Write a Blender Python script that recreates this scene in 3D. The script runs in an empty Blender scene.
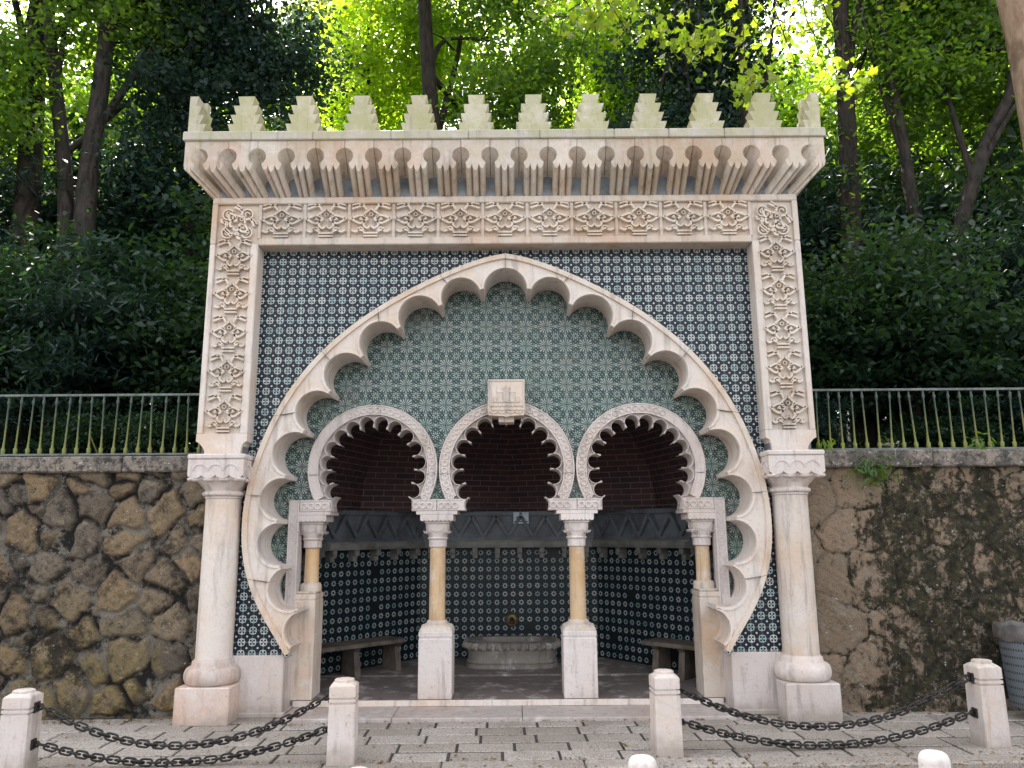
import bpy, bmesh, math, random
import numpy as np
from mathutils import Vector, Matrix
from mathutils.geometry import tessellate_polygon
R = math.radians
PI = math.pi
random.seed(7)
rng = np.random.default_rng(11)
scene = bpy.context.scene
COL = scene.collection

# ------------------------------------------------------------------ camera
cam_d = bpy.data.cameras.new('camera')
cam = bpy.data.objects.new('camera', cam_d)
COL.objects.link(cam)
cam_d.sensor_width = 36.0
cam_d.lens = 770.0 / 1024.0 * 36.0
cam_d.clip_start = 0.05
cam_d.clip_end = 2000.0
tilt, roll = R(10.916), R(0.4013)
fw = Vector((0, math.cos(tilt), math.sin(tilt)))
up = Vector((0, -math.sin(tilt), math.cos(tilt)))
ri = Vector((1, 0, 0))
rr = ri * math.cos(roll) - up * math.sin(roll)
uu = up * math.cos(roll) + ri * math.sin(roll)
m = Matrix.Identity(4)
for i in range(3):
    m[i][0], m[i][1], m[i][2] = rr[i], uu[i], -fw[i]
m[0][3], m[1][3], m[2][3] = 0.0563, -6.9655, 1.5695
cam.matrix_world = m
scene.camera = cam

# ------------------------------------------------------------------ world, sun, exposure
SUN_EL, SUN_AZ = R(52), R(-22)        # behind the fountain, a little to the left
w = bpy.data.worlds.new('World')
scene.world = w
w.use_nodes = True
nt = w.node_tree
nt.nodes.clear()
sky = nt.nodes.new('ShaderNodeTexSky')
sky.sky_type = 'NISHITA'
sky.sun_disc = False
sky.sun_elevation = SUN_EL
sky.sun_rotation = SUN_AZ
sky.dust_density = 4.0
sky.air_density = 1.0
bg = nt.nodes.new('ShaderNodeBackground')
bg.inputs['Strength'].default_value = 0.15
wo = nt.nodes.new('ShaderNodeOutputWorld')
hs = nt.nodes.new('ShaderNodeHueSaturation')      # thin high haze whitens the blue
hs.inputs['Saturation'].default_value = .20
nt.links.new(sky.outputs[0], hs.inputs['Color'])
nt.links.new(hs.outputs[0], bg.inputs[0])
nt.links.new(bg.outputs[0], wo.inputs[0])
sd = bpy.data.lights.new('sun', 'SUN')
sd.energy = 5.0
sd.angle = R(0.6)
sd.color = (1.0, 0.94, 0.82)
sun = bpy.data.objects.new('sun', sd)
COL.objects.link(sun)
# direction towards the sun
ts = Vector((math.sin(SUN_AZ) * math.cos(SUN_EL), math.cos(SUN_AZ) * math.cos(SUN_EL), math.sin(SUN_EL)))
sun.rotation_euler = ts.to_track_quat('Z', 'Y').to_euler()
sun.location = (-6, 20, 30)
vs = scene.view_settings
vs.view_transform = 'Standard'
vs.look = 'None'
vs.gamma = 1.0
vs.use_curve_mapping = False
vs.exposure = 2.36
scene.cycles.max_bounces = 8
scene.cycles.transmission_bounces = 6
scene.cycles.transparent_max_bounces = 4
scene.cycles.use_denoising = True

# ------------------------------------------------------------------ shader expression helper
class S:
    nt = None
    def __init__(s, k): s.k = k
    def __add__(a, b): return mt('ADD', a, b)
    __radd__ = __add__
    def __sub__(a, b): return mt('SUBTRACT', a, b)
    def __rsub__(a, b): return mt('SUBTRACT', b, a)
    def __mul__(a, b): return mt('MULTIPLY', a, b)
    __rmul__ = __mul__
    def __truediv__(a, b): return mt('DIVIDE', a, b)
    def __neg__(a): return mt('MULTIPLY', a, -1.0)

def link(v, inp):
    if isinstance(v, S):
        S.nt.links.new(v.k, inp)
    elif isinstance(v, (tuple, list)):
        inp.default_value = (*v, 1.0) if len(v) == 3 and len(inp.default_value) == 4 else v
    else:
        inp.default_value = v

def mt(op, *a):
    n = S.nt.nodes.new('ShaderNodeMath')
    n.operation = op
    for i, v in enumerate(a): link(v, n.inputs[i])
    return S(n.outputs[0])
def lt(a, b): return mt('LESS_THAN', a, b)
def gt(a, b): return mt('GREATER_THAN', a, b)
def ab(a): return mt('ABSOLUTE', a)
def fract(a): return mt('FRACT', a)
def flo(a): return mt('FLOOR', a)
def mx(a, b): return mt('MAXIMUM', a, b)
def mn(a, b): return mt('MINIMUM', a, b)
def hyp(a, b): return mt('SQRT', a * a + b * b)
def cosn(a): return mt('COSINE', a)
def ramp(x, a, b):
    n = S.nt.nodes.new('ShaderNodeMapRange')
    n.interpolation_type = 'SMOOTHSTEP'
    link(x, n.inputs[0]); link(a, n.inputs[1]); link(b, n.inputs[2])
    return S(n.outputs[0])
def mixc(f, c1, c2):
    n = S.nt.nodes.new('ShaderNodeMix')
    n.data_type = 'RGBA'
    link(f, n.inputs[0]); link(c1, n.inputs[6]); link(c2, n.inputs[7])
    return S(n.outputs[2])
def mulc(c1, c2):
    n = S.nt.nodes.new('ShaderNodeMix')
    n.data_type = 'RGBA'; n.blend_type = 'MULTIPLY'
    n.inputs[0].default_value = 1.0
    link(c1, n.inputs[6]); link(c2, n.inputs[7])
    return S(n.outputs[2])
def grey(v):
    n = S.nt.nodes.new('ShaderNodeCombineColor')
    for i in range(3): link(v, n.inputs[i])
    return S(n.outputs[0])
def coords(kind='Object'):
    n = S.nt.nodes.new('ShaderNodeTexCoord')
    return S(n.outputs[kind])
def worldpos():
    n = S.nt.nodes.new('ShaderNodeNewGeometry')
    return S(n.outputs['Position'])
def sep(v):
    n = S.nt.nodes.new('ShaderNodeSeparateXYZ')
    link(v, n.inputs[0])
    return [S(o) for o in n.outputs]
def comb(x, y, z):
    n = S.nt.nodes.new('ShaderNodeCombineXYZ')
    link(x, n.inputs[0]); link(y, n.inputs[1]); link(z, n.inputs[2])
    return S(n.outputs[0])
def noise(scale, detail=4, rough=0.55, vec=None, out=0, dist=0.0):
    n = S.nt.nodes.new('ShaderNodeTexNoise')
    n.inputs['Scale'].default_value = scale
    n.inputs['Detail'].default_value = detail
    n.inputs['Roughness'].default_value = rough
    n.inputs['Distortion'].default_value = dist
    if vec is not None: link(vec, n.inputs['Vector'])
    return S(n.outputs[out])
def white(vec, out=0):
    n = S.nt.nodes.new('ShaderNodeTexWhiteNoise')
    n.noise_dimensions = '3D'
    link(vec, n.inputs['Vector'])
    return S(n.outputs[out])
def attr(name, out='Fac'):
    n = S.nt.nodes.new('ShaderNodeAttribute')
    n.attribute_name = name
    return S(n.outputs[out])
def objrand():
    n = S.nt.nodes.new('ShaderNodeObjectInfo')
    return S(n.outputs['Random'])
def bump(h, strength=0.3, dist=0.01):
    n = S.nt.nodes.new('ShaderNodeBump')
    n.inputs['Strength'].default_value = strength
    n.inputs['Distance'].default_value = dist
    link(h, n.inputs['Height'])
    return S(n.outputs[0])

def material(name, fn):
    mat = bpy.data.materials.new(name)
    mat.use_nodes = True
    S.nt = mat.node_tree
    p = S.nt.nodes['Principled BSDF']
    r = fn(p) or {}
    for k, v in r.items(): link(v, p.inputs[k])
    return mat

def marble(base=(.61, .54, .49), warm=(.54, .37, .24), amount=.5, dark=(.24, .21, .19), lichen=None, grain=1.0, splash=False):
    def f(p):
        pos = worldpos()
        big = noise(1.3, 5, .6, pos)
        mid = noise(6.0, 6, .65, pos)
        fine = noise(45.0, 3, .6, pos)
        streak_v = sep(pos)
        st = noise(5.0, 4, .6, comb(streak_v[0] * 3.0, streak_v[1] * 3.0, streak_v[2] * .35))
        c = mixc(ramp(big, .42, .66) * amount, base, warm)
        c = mixc(ramp(mid, .50, .72) * .55, c, (.66, .61, .59))
        c = mixc(ramp(noise(3.2, 6, .7, comb(streak_v[1] + 3.0, streak_v[2], streak_v[0])), .52, .72) * .55 * amount, c, warm)
        c = mixc(ramp(st, .50, .72) * .55, c, dark)
        c = mixc(ramp(fine, .56, .74) * .28 * grain, c, dark)
        drip = noise(13.0, 5, .7, comb(streak_v[0], streak_v[1], streak_v[2] * .10))
        c = mixc(ramp(drip, .60, .74) * .40, c, (.30, .25, .20))
        c = mixc(ramp(noise(22.0, 6, .78, pos), .60, .72) * .28 * grain, c, dark)
        c = mixc(ramp(noise(48.0, 4, .75, pos), .69, .75) * .25 * grain, c, (.12, .105, .09))
        vein = ab(noise(2.6, 6, .65, comb(streak_v[0] + streak_v[2] * .6, streak_v[1], streak_v[2]), dist=1.2) - .5)
        c = mixc((1.0 - ramp(vein, .0, .016)) * .18 * grain, c, dark)
        br = .86 + objrand() * .22
        c = mulc(c, grey(br))
        if lichen is not None:
            ln = noise(4.0, 6, .7, pos)
            c = mixc(ramp(ln, .36, .60) * lichen[1], c, lichen[0])
            c = mixc(ramp(noise(28.0, 4, .7, pos), .60, .70) * lichen[1] * .6, c, (.12, .11, .09))
        if splash:      # street dirt at the foot, rust runs and scuffs
            zz = streak_v[2]
            c = mixc(ramp(.20 - zz + (mid - .5) * .35, .02, .20) * .55, c, (.20, .16, .12))
            run = noise(16.0, 4, .6, comb(streak_v[0], streak_v[1], zz * .12))
            c = mixc(ramp(run, .60, .72) * .45 * ramp(.48 - zz, .0, .1), c, (.38, .22, .11))
            c = mixc(ramp(noise(14.0, 6, .8, pos), .60, .68) * .6, c, (.22, .19, .16))
        h = fine * .5 + noise(140.0, 3, .6, pos) * .4 + mid * .6
        return {'Base Color': c, 'Roughness': .62, 'Specular IOR Level': .35, 'Normal': bump(h, .5, .008)}
    return f

M = {}
M['marble'] = material('pale_marble', marble())
M['marble_lilac'] = material('lilac_marble', marble((.60, .535, .51), (.55, .44, .37), .5, splash=True))
M['marble_pink'] = material('pink_marble', marble((.57, .47, .42), (.58, .36, .25), .75, splash=True))
M['marble_relief'] = material('cream_marble', marble((.62, .54, .46), (.54, .37, .24), .55, (.24, .19, .15)))
M['marble_warm'] = material('warm_marble', marble((.59, .505, .43), (.52, .33, .20), .65))
M['marble_cornice'] = material('weathered_marble', marble((.56, .48, .42), (.45, .25, .14), .65, (.14, .12, .11), ((.36, .33, .20), .3)))
M['marble_ledge'] = material('lichen_marble', marble((.50, .46, .42), (.46, .36, .25), .4, (.20, .18, .15), ((.36, .34, .19), .55)))
M['marble_merlon'] = material('mossy_marble', marble((.50, .46, .36), (.46, .40, .24), .5, (.22, .20, .14), ((.33, .32, .15), .7)))
M['marble_shade'] = material('grey_marble', marble((.44, .40, .37), (.40, .30, .22), .5, (.16, .14, .13)))
M['shaft_stone'] = material('honey_stone', marble((.56, .40, .24), (.50, .29, .13), .8, (.25, .18, .12)))
M['bollard_stone'] = material('bollard_stone', marble((.64, .57, .545), (.55, .42, .31), .45, (.28, .24, .21), None, 1.0, True))
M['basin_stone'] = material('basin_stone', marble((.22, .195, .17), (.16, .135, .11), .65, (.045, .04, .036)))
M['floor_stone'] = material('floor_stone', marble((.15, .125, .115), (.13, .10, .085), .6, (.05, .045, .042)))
M['step_stone'] = material('step_stone', marble((.42, .37, .34), (.40, .29, .25), .6, (.18, .16, .15)))

def plain(c, rough=.6, metal=0.0, var=.3, scale=8.0, bmp=.2):
    def f(p):
        pos = worldpos()
        n = noise(scale, 5, .6, pos)
        dark = tuple(x * (1 - var) for x in c)
        lite = tuple(min(1, x * (1 + var)) for x in c)
        col = mixc(ramp(n, .3, .7), dark, lite)
        return {'Base Color': col, 'Roughness': rough, 'Metallic': metal, 'Normal': bump(noise(scale * 8, 3, .6, pos), bmp, .004)}
    return f
M['slate'] = material('blue_slate', plain((.085, .095, .108), .55, 0, .35, 5))
M['ledge_grey'] = material('grey_ledge_stone', plain((.14, .138, .128), .6, 0, .35, 6))
M['iron'] = material('dark_iron', plain((.016, .013, .012), .55, .2, .5, 30))
M['brass'] = material('old_brass', plain((.10, .075, .04), .45, .6, .5, 25))
M['joint'] = material('dark_joint', plain((.16, .13, .11), .9, 0, .4, 10))
M['soffit'] = material('blue_grey_soffit', plain((.16, .17, .18), .8, 0, .4, 6))
M['masonry'] = material('grey_render', plain((.25, .23, .2), .9, 0, .4, 3))
M['sign_blue'] = material('pale_blue_plate', plain((.34, .40, .47), .4, .1, .12, 30))
M['sign_dark'] = material('dark_blue_print', plain((.04, .06, .09), .5, 0, .1, 20))
M['sign_white'] = material('white_print', plain((.70, .72, .74), .5, 0, .05, 20))
M['bin_metal'] = None
M['bag'] = material('grey_plastic_bag', plain((.10, .09, .085), .35, 0, .4, 12))
M['wood'] = material('bench_stone', plain((.11, .088, .07), .6, 0, .45, 6))

def tile_outer(p):
    x, y, z = sep(coords())
    mm = .0985
    u0, v0 = x / mm + 0.5, z / mm + .12
    u, v = fract(u0) - .5, fract(v0) - .5
    cell = comb(flo(u0), flo(v0), 0.0)
    rnd = white(cell)
    r = hyp(u, v)
    au, av = ab(u), ab(v)
    ang = mt('ARCTAN2', v, u)
    lobed = .355 + cosn(ang * 8.0) * .022
    disc = lt(r, lobed)
    spots = mx(lt(hyp(au - .145, av - .145), .098), lt(ab(au - av), .022) * lt(r, .2))
    ring = lt(ab(r - .275), .018) * gt(mn(au, av), .05)
    core = lt(r, .055)
    notch = lt(hyp(mx(au, av) - .30, mn(au, av)), .035)
    corner = lt(hyp(au - .5, av - .5), .088)
    edge = lt(hyp(mx(au, av) - .5, mn(au, av)), .045)
    whitec = mixc(rnd, (.33, .42, .42), (.50, .52, .50))
    navy = mixc(white(comb(flo(v0), flo(u0), 3.0)), (.006, .010, .019), (.014, .020, .030))
    c = mixc(edge, navy, (.20, .22, .22))
    c = mixc(corner, c, (.50, .49, .48))
    c = mixc(disc, c, whitec)
    c = mixc(spots, c, navy)
    c = mixc(notch, c, (.06, .09, .10))
    c = mixc(core, c, (.03, .11, .09))
    c = mixc(ramp(noise(3.0, 5, .7, worldpos()), .62, .76) * .55, c, (.10, .085, .06))
    grout = lt(.485, mx(ab(fract(u0 * .5 + .25) - .5), ab(fract(v0 * .5 + .25) - .5)))
    c = mixc(grout * .6, c, (.03, .03, .03))
    wob = white(comb(flo(u0 * .5), flo(v0 * .5), 1.0), 1)
    return {'Base Color': c, 'Roughness': .32, 'Specular IOR Level': .22, 'Normal': bump(noise(9.0, 3, .5, worldpos()) + grout * -.4, .12, .01)}
M['tile_outer'] = material('navy_flower_tile', tile_outer)

def tile_tymp(p):
    x, y, z = sep(coords())
    mm = .198
    u0, v0 = x / mm + .5, z / mm + .35
    u, v = fract(u0) - .5, fract(v0) - .5
    au, av = ab(u), ab(v)
    r = hyp(u, v)
    a = mt('ARCTAN2', v, u)
    r2 = hyp(au - .5, av - .5)
    a2 = mt('ARCTAN2', av - .5, au - .5)
    rnd = white(comb(flo(u0), flo(v0), 0.0))
    rays = gt(cosn(a * 16.0), .05) * gt(r, .13) * lt(r, .37 + cosn(a * 8.0) * .04)
    rays2 = gt(cosn(a * 16.0 + PI), .15) * gt(r, .24) * lt(r, .33)
    core = gt(cosn(a * 8.0), 0.0) * lt(r, .12) * gt(r, .035)
    corner = gt(cosn(a2 * 8.0), -.1) * lt(r2, .17) * gt(r2, .05)
    mid = lt(hyp(mx(au, av) - .5, mn(au, av)), .07) * gt(hyp(mx(au, av) - .5, mn(au, av)), .03)
    lat = lt(ab(fract((u + v) * 5.0) - .5), .20) * lt(ab(fract((u - v) * 5.0) - .5), .30) * gt(r, .40) * gt(r2, .18)
    dark = mixc(white(comb(flo(v0), flo(u0), 2.0)), (.016, .030, .032), (.030, .044, .046))
    teal = mixc(rnd, (.046, .078, .068), (.050, .066, .072))
    whitec = mixc(rnd, (.29, .36, .32), (.38, .41, .37))
    c = mixc(lt(r, .42), dark, teal)
    c = mixc(rays2, c, dark)
    c = mixc(rays, c, whitec)
    c = mixc(core, c, (.20, .30, .30))
    c = mixc(lat, c, (.16, .25, .23))
    c = mixc(corner, c, (.30, .36, .32))
    c = mixc(mid, c, (.38, .46, .42))
    c = mixc(ramp(noise(1.6, 5, .7, worldpos()), .48, .75) * .55, c, (.15, .155, .13))
    c = mixc(ramp(noise(4.0, 5, .7, worldpos()), .60, .74) * .5, c, (.035, .045, .045))
    grout = lt(.488, mx(ab(fract(u0 + .5) - .5), ab(fract(v0 + .5) - .5)))
    c = mixc(grout * .7, c, (.02, .025, .028))
    return {'Base Color': c, 'Roughness': .34, 'Specular IOR Level': .25, 'Normal': bump(noise(8.0, 3, .5, worldpos()), .10, .01)}
M['tile_tymp'] = material('teal_star_tile', tile_tymp)

def tile_niche(p):
    x, y, z = sep(coords('UV'))
    mm = .0985
    u0, v0 = x / mm, y / mm
    u, v = fract(u0) - .5, fract(v0) - .5
    au, av = ab(u), ab(v)
    r = hyp(u, v)
    a = mt('ARCTAN2', v, u)
    rnd = white(comb(flo(u0), flo(v0), 0.0))
    ring = gt(r, .15) * lt(r, .235)
    teeth = gt(cosn(a * 8.0), .25) * gt(r, .2) * lt(r, .33)
    r2 = hyp(au - .5, av - .5)
    corner = lt(r2, .2) * gt(r2, .06)
    star = lt(hyp(mx(au, av) - .5, mn(au, av)), .07)
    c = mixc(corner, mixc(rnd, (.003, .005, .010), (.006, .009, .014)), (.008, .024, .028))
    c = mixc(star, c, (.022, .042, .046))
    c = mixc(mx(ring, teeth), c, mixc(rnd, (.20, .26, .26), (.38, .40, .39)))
    grout = lt(.482, mx(ab(fract(u0 * .5) - .5), ab(fract(v0 * .5) - .5)))
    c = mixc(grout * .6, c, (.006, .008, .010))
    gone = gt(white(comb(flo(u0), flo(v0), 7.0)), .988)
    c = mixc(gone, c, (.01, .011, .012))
    return {'Base Color': c, 'Roughness': .35, 'Specular IOR Level': .22}
M['tile_niche'] = material('dark_star_tile', tile_niche)

def vault_brick(p):
    n = S.nt.nodes.new('ShaderNodeTexBrick')
    link(coords('UV'), n.inputs['Vector'])
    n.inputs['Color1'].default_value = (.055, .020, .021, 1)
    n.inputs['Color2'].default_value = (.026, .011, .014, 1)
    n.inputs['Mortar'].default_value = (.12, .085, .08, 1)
    n.inputs['Scale'].default_value = 1.0
    n.inputs['Mortar Size'].default_value = .0055
    n.inputs['Brick Width'].default_value = .24
    n.inputs['Row Height'].default_value = .072
    c = S(n.outputs[0])
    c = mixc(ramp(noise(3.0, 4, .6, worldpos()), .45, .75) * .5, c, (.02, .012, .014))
    return {'Base Color': c, 'Roughness': .8, 'Normal': bump(S(n.outputs[1]) * -1.0, .4, .01)}
M['brick'] = material('dark_red_brick', vault_brick)

def rubble(p):
    pos = worldpos()
    rn, mo = attr('stone_rand'), attr('mortar')
    a = mixc(fract(rn * 7.3), (.34, .235, .13), (.27, .205, .14))
    b = mixc(fract(rn * 3.1), (.12, .10, .082), (.24, .205, .168))
    c = mixc(fract(rn * 13.7), a, b)
    zz = sep(pos)[2]
    c = mixc(ramp(1.25 - zz, .0, 1.0) * ramp(noise(2.2, 4, .6, pos), .44, .56) * .55, c, (.24, .175, .045))
    c = mixc(ramp(noise(9.0, 8, .8, pos, dist=.5), .51, .62) * .7, c, (.055, .045, .034))
    c = mixc(ramp(noise(24.0, 6, .8, pos), .54, .62) * .4, c, (.12, .09, .06))
    c = mixc(ramp(noise(13.0, 6, .75, pos), .55, .68) * .65, c, (.44, .35, .24))
    mort = mixc(ramp(noise(3.2, 7, .75, pos), .46, .55), (.25, .225, .19), (.020, .018, .017))
    c = mixc(mo, c, mort)
    c = mixc(ramp(noise(1.9, 6, .7, pos), .50, .64) * .9 * ramp(noise(8.0, 8, .8, pos), .40, .54), c, (.020, .018, .017))
    c = mixc(ramp(noise(17.0, 5, .75, pos), .64, .69) * .9, c, (.48, .46, .42))
    c = mixc(ramp(noise(60.0, 3, .65, pos), .54, .68) * .6, c, (.03, .026, .021))
    h = noise(14.0, 9, .8, pos) * 2.0 + noise(70.0, 4, .7, pos) * .8
    return {'Base Color': c, 'Roughness': .9, 'Specular IOR Level': .2, 'Normal': bump(h, .85, .032)}
M['rubble'] = material('rubble_stone', rubble)

def mossy(p):
    pos = worldpos()
    rn, mo = attr('stone_rand'), attr('mortar')
    c = mixc(fract(rn * 5.3), (.31, .225, .155), (.22, .165, .115))
    c = mixc(mo * .45, c, (.13, .105, .075))
    c = mixc(ramp(noise(5.0, 6, .7, pos), .45, .7) * .6, c, (.25, .21, .165))
    sx, sy, sz = sep(pos)
    band = ramp(sx, 2.95, 3.6) * (1.0 - ramp(ab(sz - .95), .75, 1.3) * .5)
    m1 = noise(2.6, 8, .72, comb(sx, sy, sz * 1.0), dist=.6)
    m2 = noise(9.0, 7, .75, pos, dist=.4)
    run = noise(7.0, 6, .7, comb(sx * 1.6, sy, sz * .30))
    k = ramp(m1 * .30 + m2 * .45 + run * .25 + band * .105 + mo * .05 - .045, .50, .56)
    c = mixc(ramp(noise(18.0, 6, .75, pos), .52, .66) * .6, c, (.08, .065, .05))
    c = mixc(k * .95, c, mixc(ramp(noise(14.0, 6, .75, pos), .42, .6), (.012, .012, .009), (.048, .046, .024)))
    c = mixc(ramp(noise(8.0, 7, .8, pos), .56, .62) * .8, c, (.29, .245, .19))
    c = mixc(ramp(noise(19.0, 4, .7, pos), .655, .69), c, (.55, .53, .5))
    c = mixc(ramp(noise(70.0, 3, .65, pos), .55, .68) * .5, c, (.03, .026, .021))
    h = noise(20.0, 8, .75, pos) * 1.5 + noise(90.0, 3, .6, pos) * .5 + k * .5
    return {'Base Color': c, 'Roughness': .92, 'Specular IOR Level': .2, 'Normal': bump(h, .95, .03)}
M['mossy'] = material('mossy_plastered_stone', mossy)

def coping(p):
    pos = worldpos()
    c = mixc(ramp(noise(3.0, 5, .7, pos), .4, .62), (.085, .076, .066), (.24, .20, .165))
    c = mixc(ramp(noise(14.0, 6, .78, pos), .46, .60) * .9, c, (.026, .023, .021))
    c = mixc(ramp(noise(21.0, 5, .75, comb(sep(pos)[0] + 5.0, sep(pos)[1], sep(pos)[2])), .58, .66), c, (.42, .39, .35))
    return {'Base Color': c, 'Roughness': .9, 'Normal': bump(noise(30.0, 6, .75, pos), .8, .02)}
M['coping'] = material('lichened_coping_stone', coping)

def paver(p):
    pos = worldpos()
    rn = attr('stone_rand')
    c = mixc(rn, (.30, .26, .225), (.42, .375, .335))
    c = mixc(ramp(noise(2.0, 5, .65, pos), .45, .7) * .5, c, (.20, .165, .135))
    c = mixc(ramp(noise(60.0, 4, .75, pos), .47, .62) * .8, c, (.11, .092, .078))
    c = mixc(ramp(noise(95.0, 3, .7, comb(sep(pos)[1], sep(pos)[0], 2.0)), .60, .72) * .5, c, (.46, .43, .40))
    c = mixc(ramp(noise(8.0, 5, .7, pos), .6, .75) * .5, c, (.15, .125, .10))
    return {'Base Color': c, 'Roughness': .85, 'Specular IOR Level': .25, 'Normal': bump(noise(120.0, 4, .7, pos) + noise(18.0, 3, .6, pos), .6, .006)}
M['paver'] = material('granite_paver', paver)
M['bedding'] = material('dark_bedding', plain((.040, .034, .028), .95, 0, .4, 12, .5))
M['asphalt'] = material('asphalt', plain((.055, .054, .052), .9, 0, .3, 20, .5))

def soil(p):
    pos = worldpos()
    c = mixc(noise(2.0, 5, .6, pos), (.020, .015, .010), (.05, .038, .022))
    c = mixc(ramp(noise(14.0, 5, .7, pos), .55, .7), c, (.02, .035, .012))
    return {'Base Color': c, 'Roughness': .95, 'Normal': bump(noise(8.0, 6, .7, pos), .8, .08)}
M['soil'] = material('leaf_litter_soil', soil)

def railpaint(p):
    pos = worldpos()
    z = sep(pos)[2]
    k = noise(9.0, 4, .6, comb(sep(pos)[0] * 2.0, 0.0, z))
    c = mixc(ramp(2.95 - z + (k - .5) * .9, .15, .55), (.050, .072, .060), (.155, .165, .035))
    c = mixc(ramp(noise(40.0, 3, .6, pos), .6, .7) * .6, c, (.05, .05, .035))
    return {'Base Color': c, 'Roughness': .55, 'Specular IOR Level': .4}
M['railpaint'] = material('mossy_green_paint', railpaint)
M['railgrey'] = material('grey_rail_paint', plain((.10, .115, .105), .5, 0, .45, 14))

def bark(c1, c2, c3, sc=1.0):
    def f(p):
        o = coords()
        x, y, z = sep(o)
        n = noise(6.0 * sc, 6, .65, comb(x * 3.0, y * 3.0, z * .7))
        big = noise(2.2 * sc, 4, .6, o)
        c = mixc(ramp(n, .35, .65), c1, c2)
        c = mixc(ramp(big, .5, .65) * .7, c, c3)
        return {'Base Color': c, 'Roughness': .9, 'Specular IOR Level': .2, 'Normal': bump(n, .8, .03)}
    return f
M['bark_dark'] = material('dark_bark', bark((.012, .009, .007), (.034, .026, .021), (.02, .024, .014)))
M['bark_brown'] = material('brown_bark', bark((.017, .014, .012), (.050, .041, .035), (.028, .030, .024)))
M['bark_plane'] = material('plane_bark', bark((.20, .13, .085), (.30, .215, .15), (.10, .065, .045), .7))

def leafmat(dark, light, trans, tamt=.45, rough=.42, spec=.45):
    def f(p):
        rn = attr('leaf_rand')
        n = noise(.7, 3, .6, worldpos())
        c = mixc(mt('MULTIPLY_ADD', n, .5, rn * .5), dark, light)
        link(c, p.inputs['Base Color'])
        p.inputs['Roughness'].default_value = rough
        p.inputs['Specular IOR Level'].default_value = spec
        t = S.nt.nodes.new('ShaderNodeBsdfTranslucent')
        tc = mixc(rn, trans, tuple(min(1, a * b) for a, b in zip(trans, (1.45, 1.12, .8))))
        link(tc, t.inputs['Color'])
        mixn = S.nt.nodes.new('ShaderNodeMixShader')
        mixn.inputs[0].default_value = tamt
        out = S.nt.nodes['Material Output']
        S.nt.links.new(p.outputs[0], mixn.inputs[1])
        S.nt.links.new(t.outputs[0], mixn.inputs[2])
        S.nt.links.new(mixn.outputs[0], out.inputs[0])
        return {}
    return f
M['leaf_bright'] = material('bright_leaf', leafmat((.07, .15, .012), (.15, .23, .02), (.40, .64, .03), .60))
M['leaf_mid'] = material('mid_green_leaf', leafmat((.03, .075, .02), (.07, .13, .03), (.24, .46, .03), .48))
M['leaf_dark'] = material('dark_evergreen_leaf', leafmat((.006, .018, .017), (.022, .048, .040), (.05, .13, .035), .18, .45, .30))
M['leaf_dark2'] = material('deep_green_leaf', leafmat((.008, .023, .016), (.027, .056, .034), (.08, .20, .03), .25, .45, .30))
M['leaf_pale_haze'] = material('haze_pale_leaf', leafmat((.12, .18, .10), (.22, .28, .15), (.40, .52, .16), .5))  # distance haze painted in as a paler leaf colour
M['leaf_blue_haze'] = material('haze_blue_conifer_leaf', leafmat((.05, .085, .085), (.085, .13, .13), (.07, .13, .10), .3))  # conifer green with the bluish distance haze tinted into it
M['leaf_plane'] = material('yellowing_plane_leaf', leafmat((.045, .095, .015), (.18, .16, .02), (.25, .42, .02), .50))
M['leaf_fallen'] = material('fallen_yellow_leaf', leafmat((.30, .17, .03), (.42, .28, .04), (.4, .3, .04), .2))

M['leaf_litter'] = material('dry_brown_leaf', leafmat((.05, .032, .016), (.20, .13, .05), (.2, .14, .04), .1, .8, .1))
def binmetal(p):
    x, y, z = sep(coords())
    a = mt('ARCTAN2', y, x)
    u, v = fract(a * 12.0) - .5, fract(z / .062) - .5
    hole = lt(hyp(u * .7, v), .17)
    c = mixc(hole, mixc(noise(5.0, 4, .6, coords()), (.10, .115, .13), (.14, .155, .17)), (.01, .01, .011))
    return {'Base Color': c, 'Roughness': .5, 'Metallic': .2}
M['bin_metal'] = material('perforated_grey_steel', binmetal)

# ------------------------------------------------------------------ mesh helpers
def mesh_from(bm, name, mat, smooth=None):
    bmesh.ops.recalc_face_normals(bm, faces=bm.faces)
    me = bpy.data.meshes.new(name)
    bm.to_mesh(me)
    bm.free()
    if mat: me.materials.append(mat)
    if smooth:
        for p in me.polygons: p.use_smooth = True
        me.set_sharp_from_angle(angle=R(smooth))
    return me

def obj(name, bm, mat, parent=None, smooth=None, loc=None):
    me = mesh_from(bm, name, mat, smooth) if isinstance(bm, bmesh.types.BMesh) else bm
    o = bpy.data.objects.new(name, me)
    COL.objects.link(o)
    if parent: o.parent = parent
    if loc: o.location = loc
    return o

def tag(o, label, cat, group=None):
    o['label'] = label
    o['category'] = cat
    if group: o['group'] = group
    return o

def thing(name, label, cat, loc=(0, 0, 0), rz=0.0, group=None):
    o = bpy.data.objects.new(name, None)
    COL.objects.link(o)
    o.location = loc
    o.rotation_euler = (0, 0, rz)
    o.empty_display_size = .2
    return tag(o, label, cat, group)

def struct(name, bm, mat, smooth=None):
    o = obj(name, bm, mat, None, smooth)
    o['kind'] = 'structure'
    return o

def copy_tree(o, parent=None):
    c = o.copy()
    COL.objects.link(c)
    if parent: c.parent = parent
    for ch in list(o.children): copy_tree(ch, c)
    return c

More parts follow.
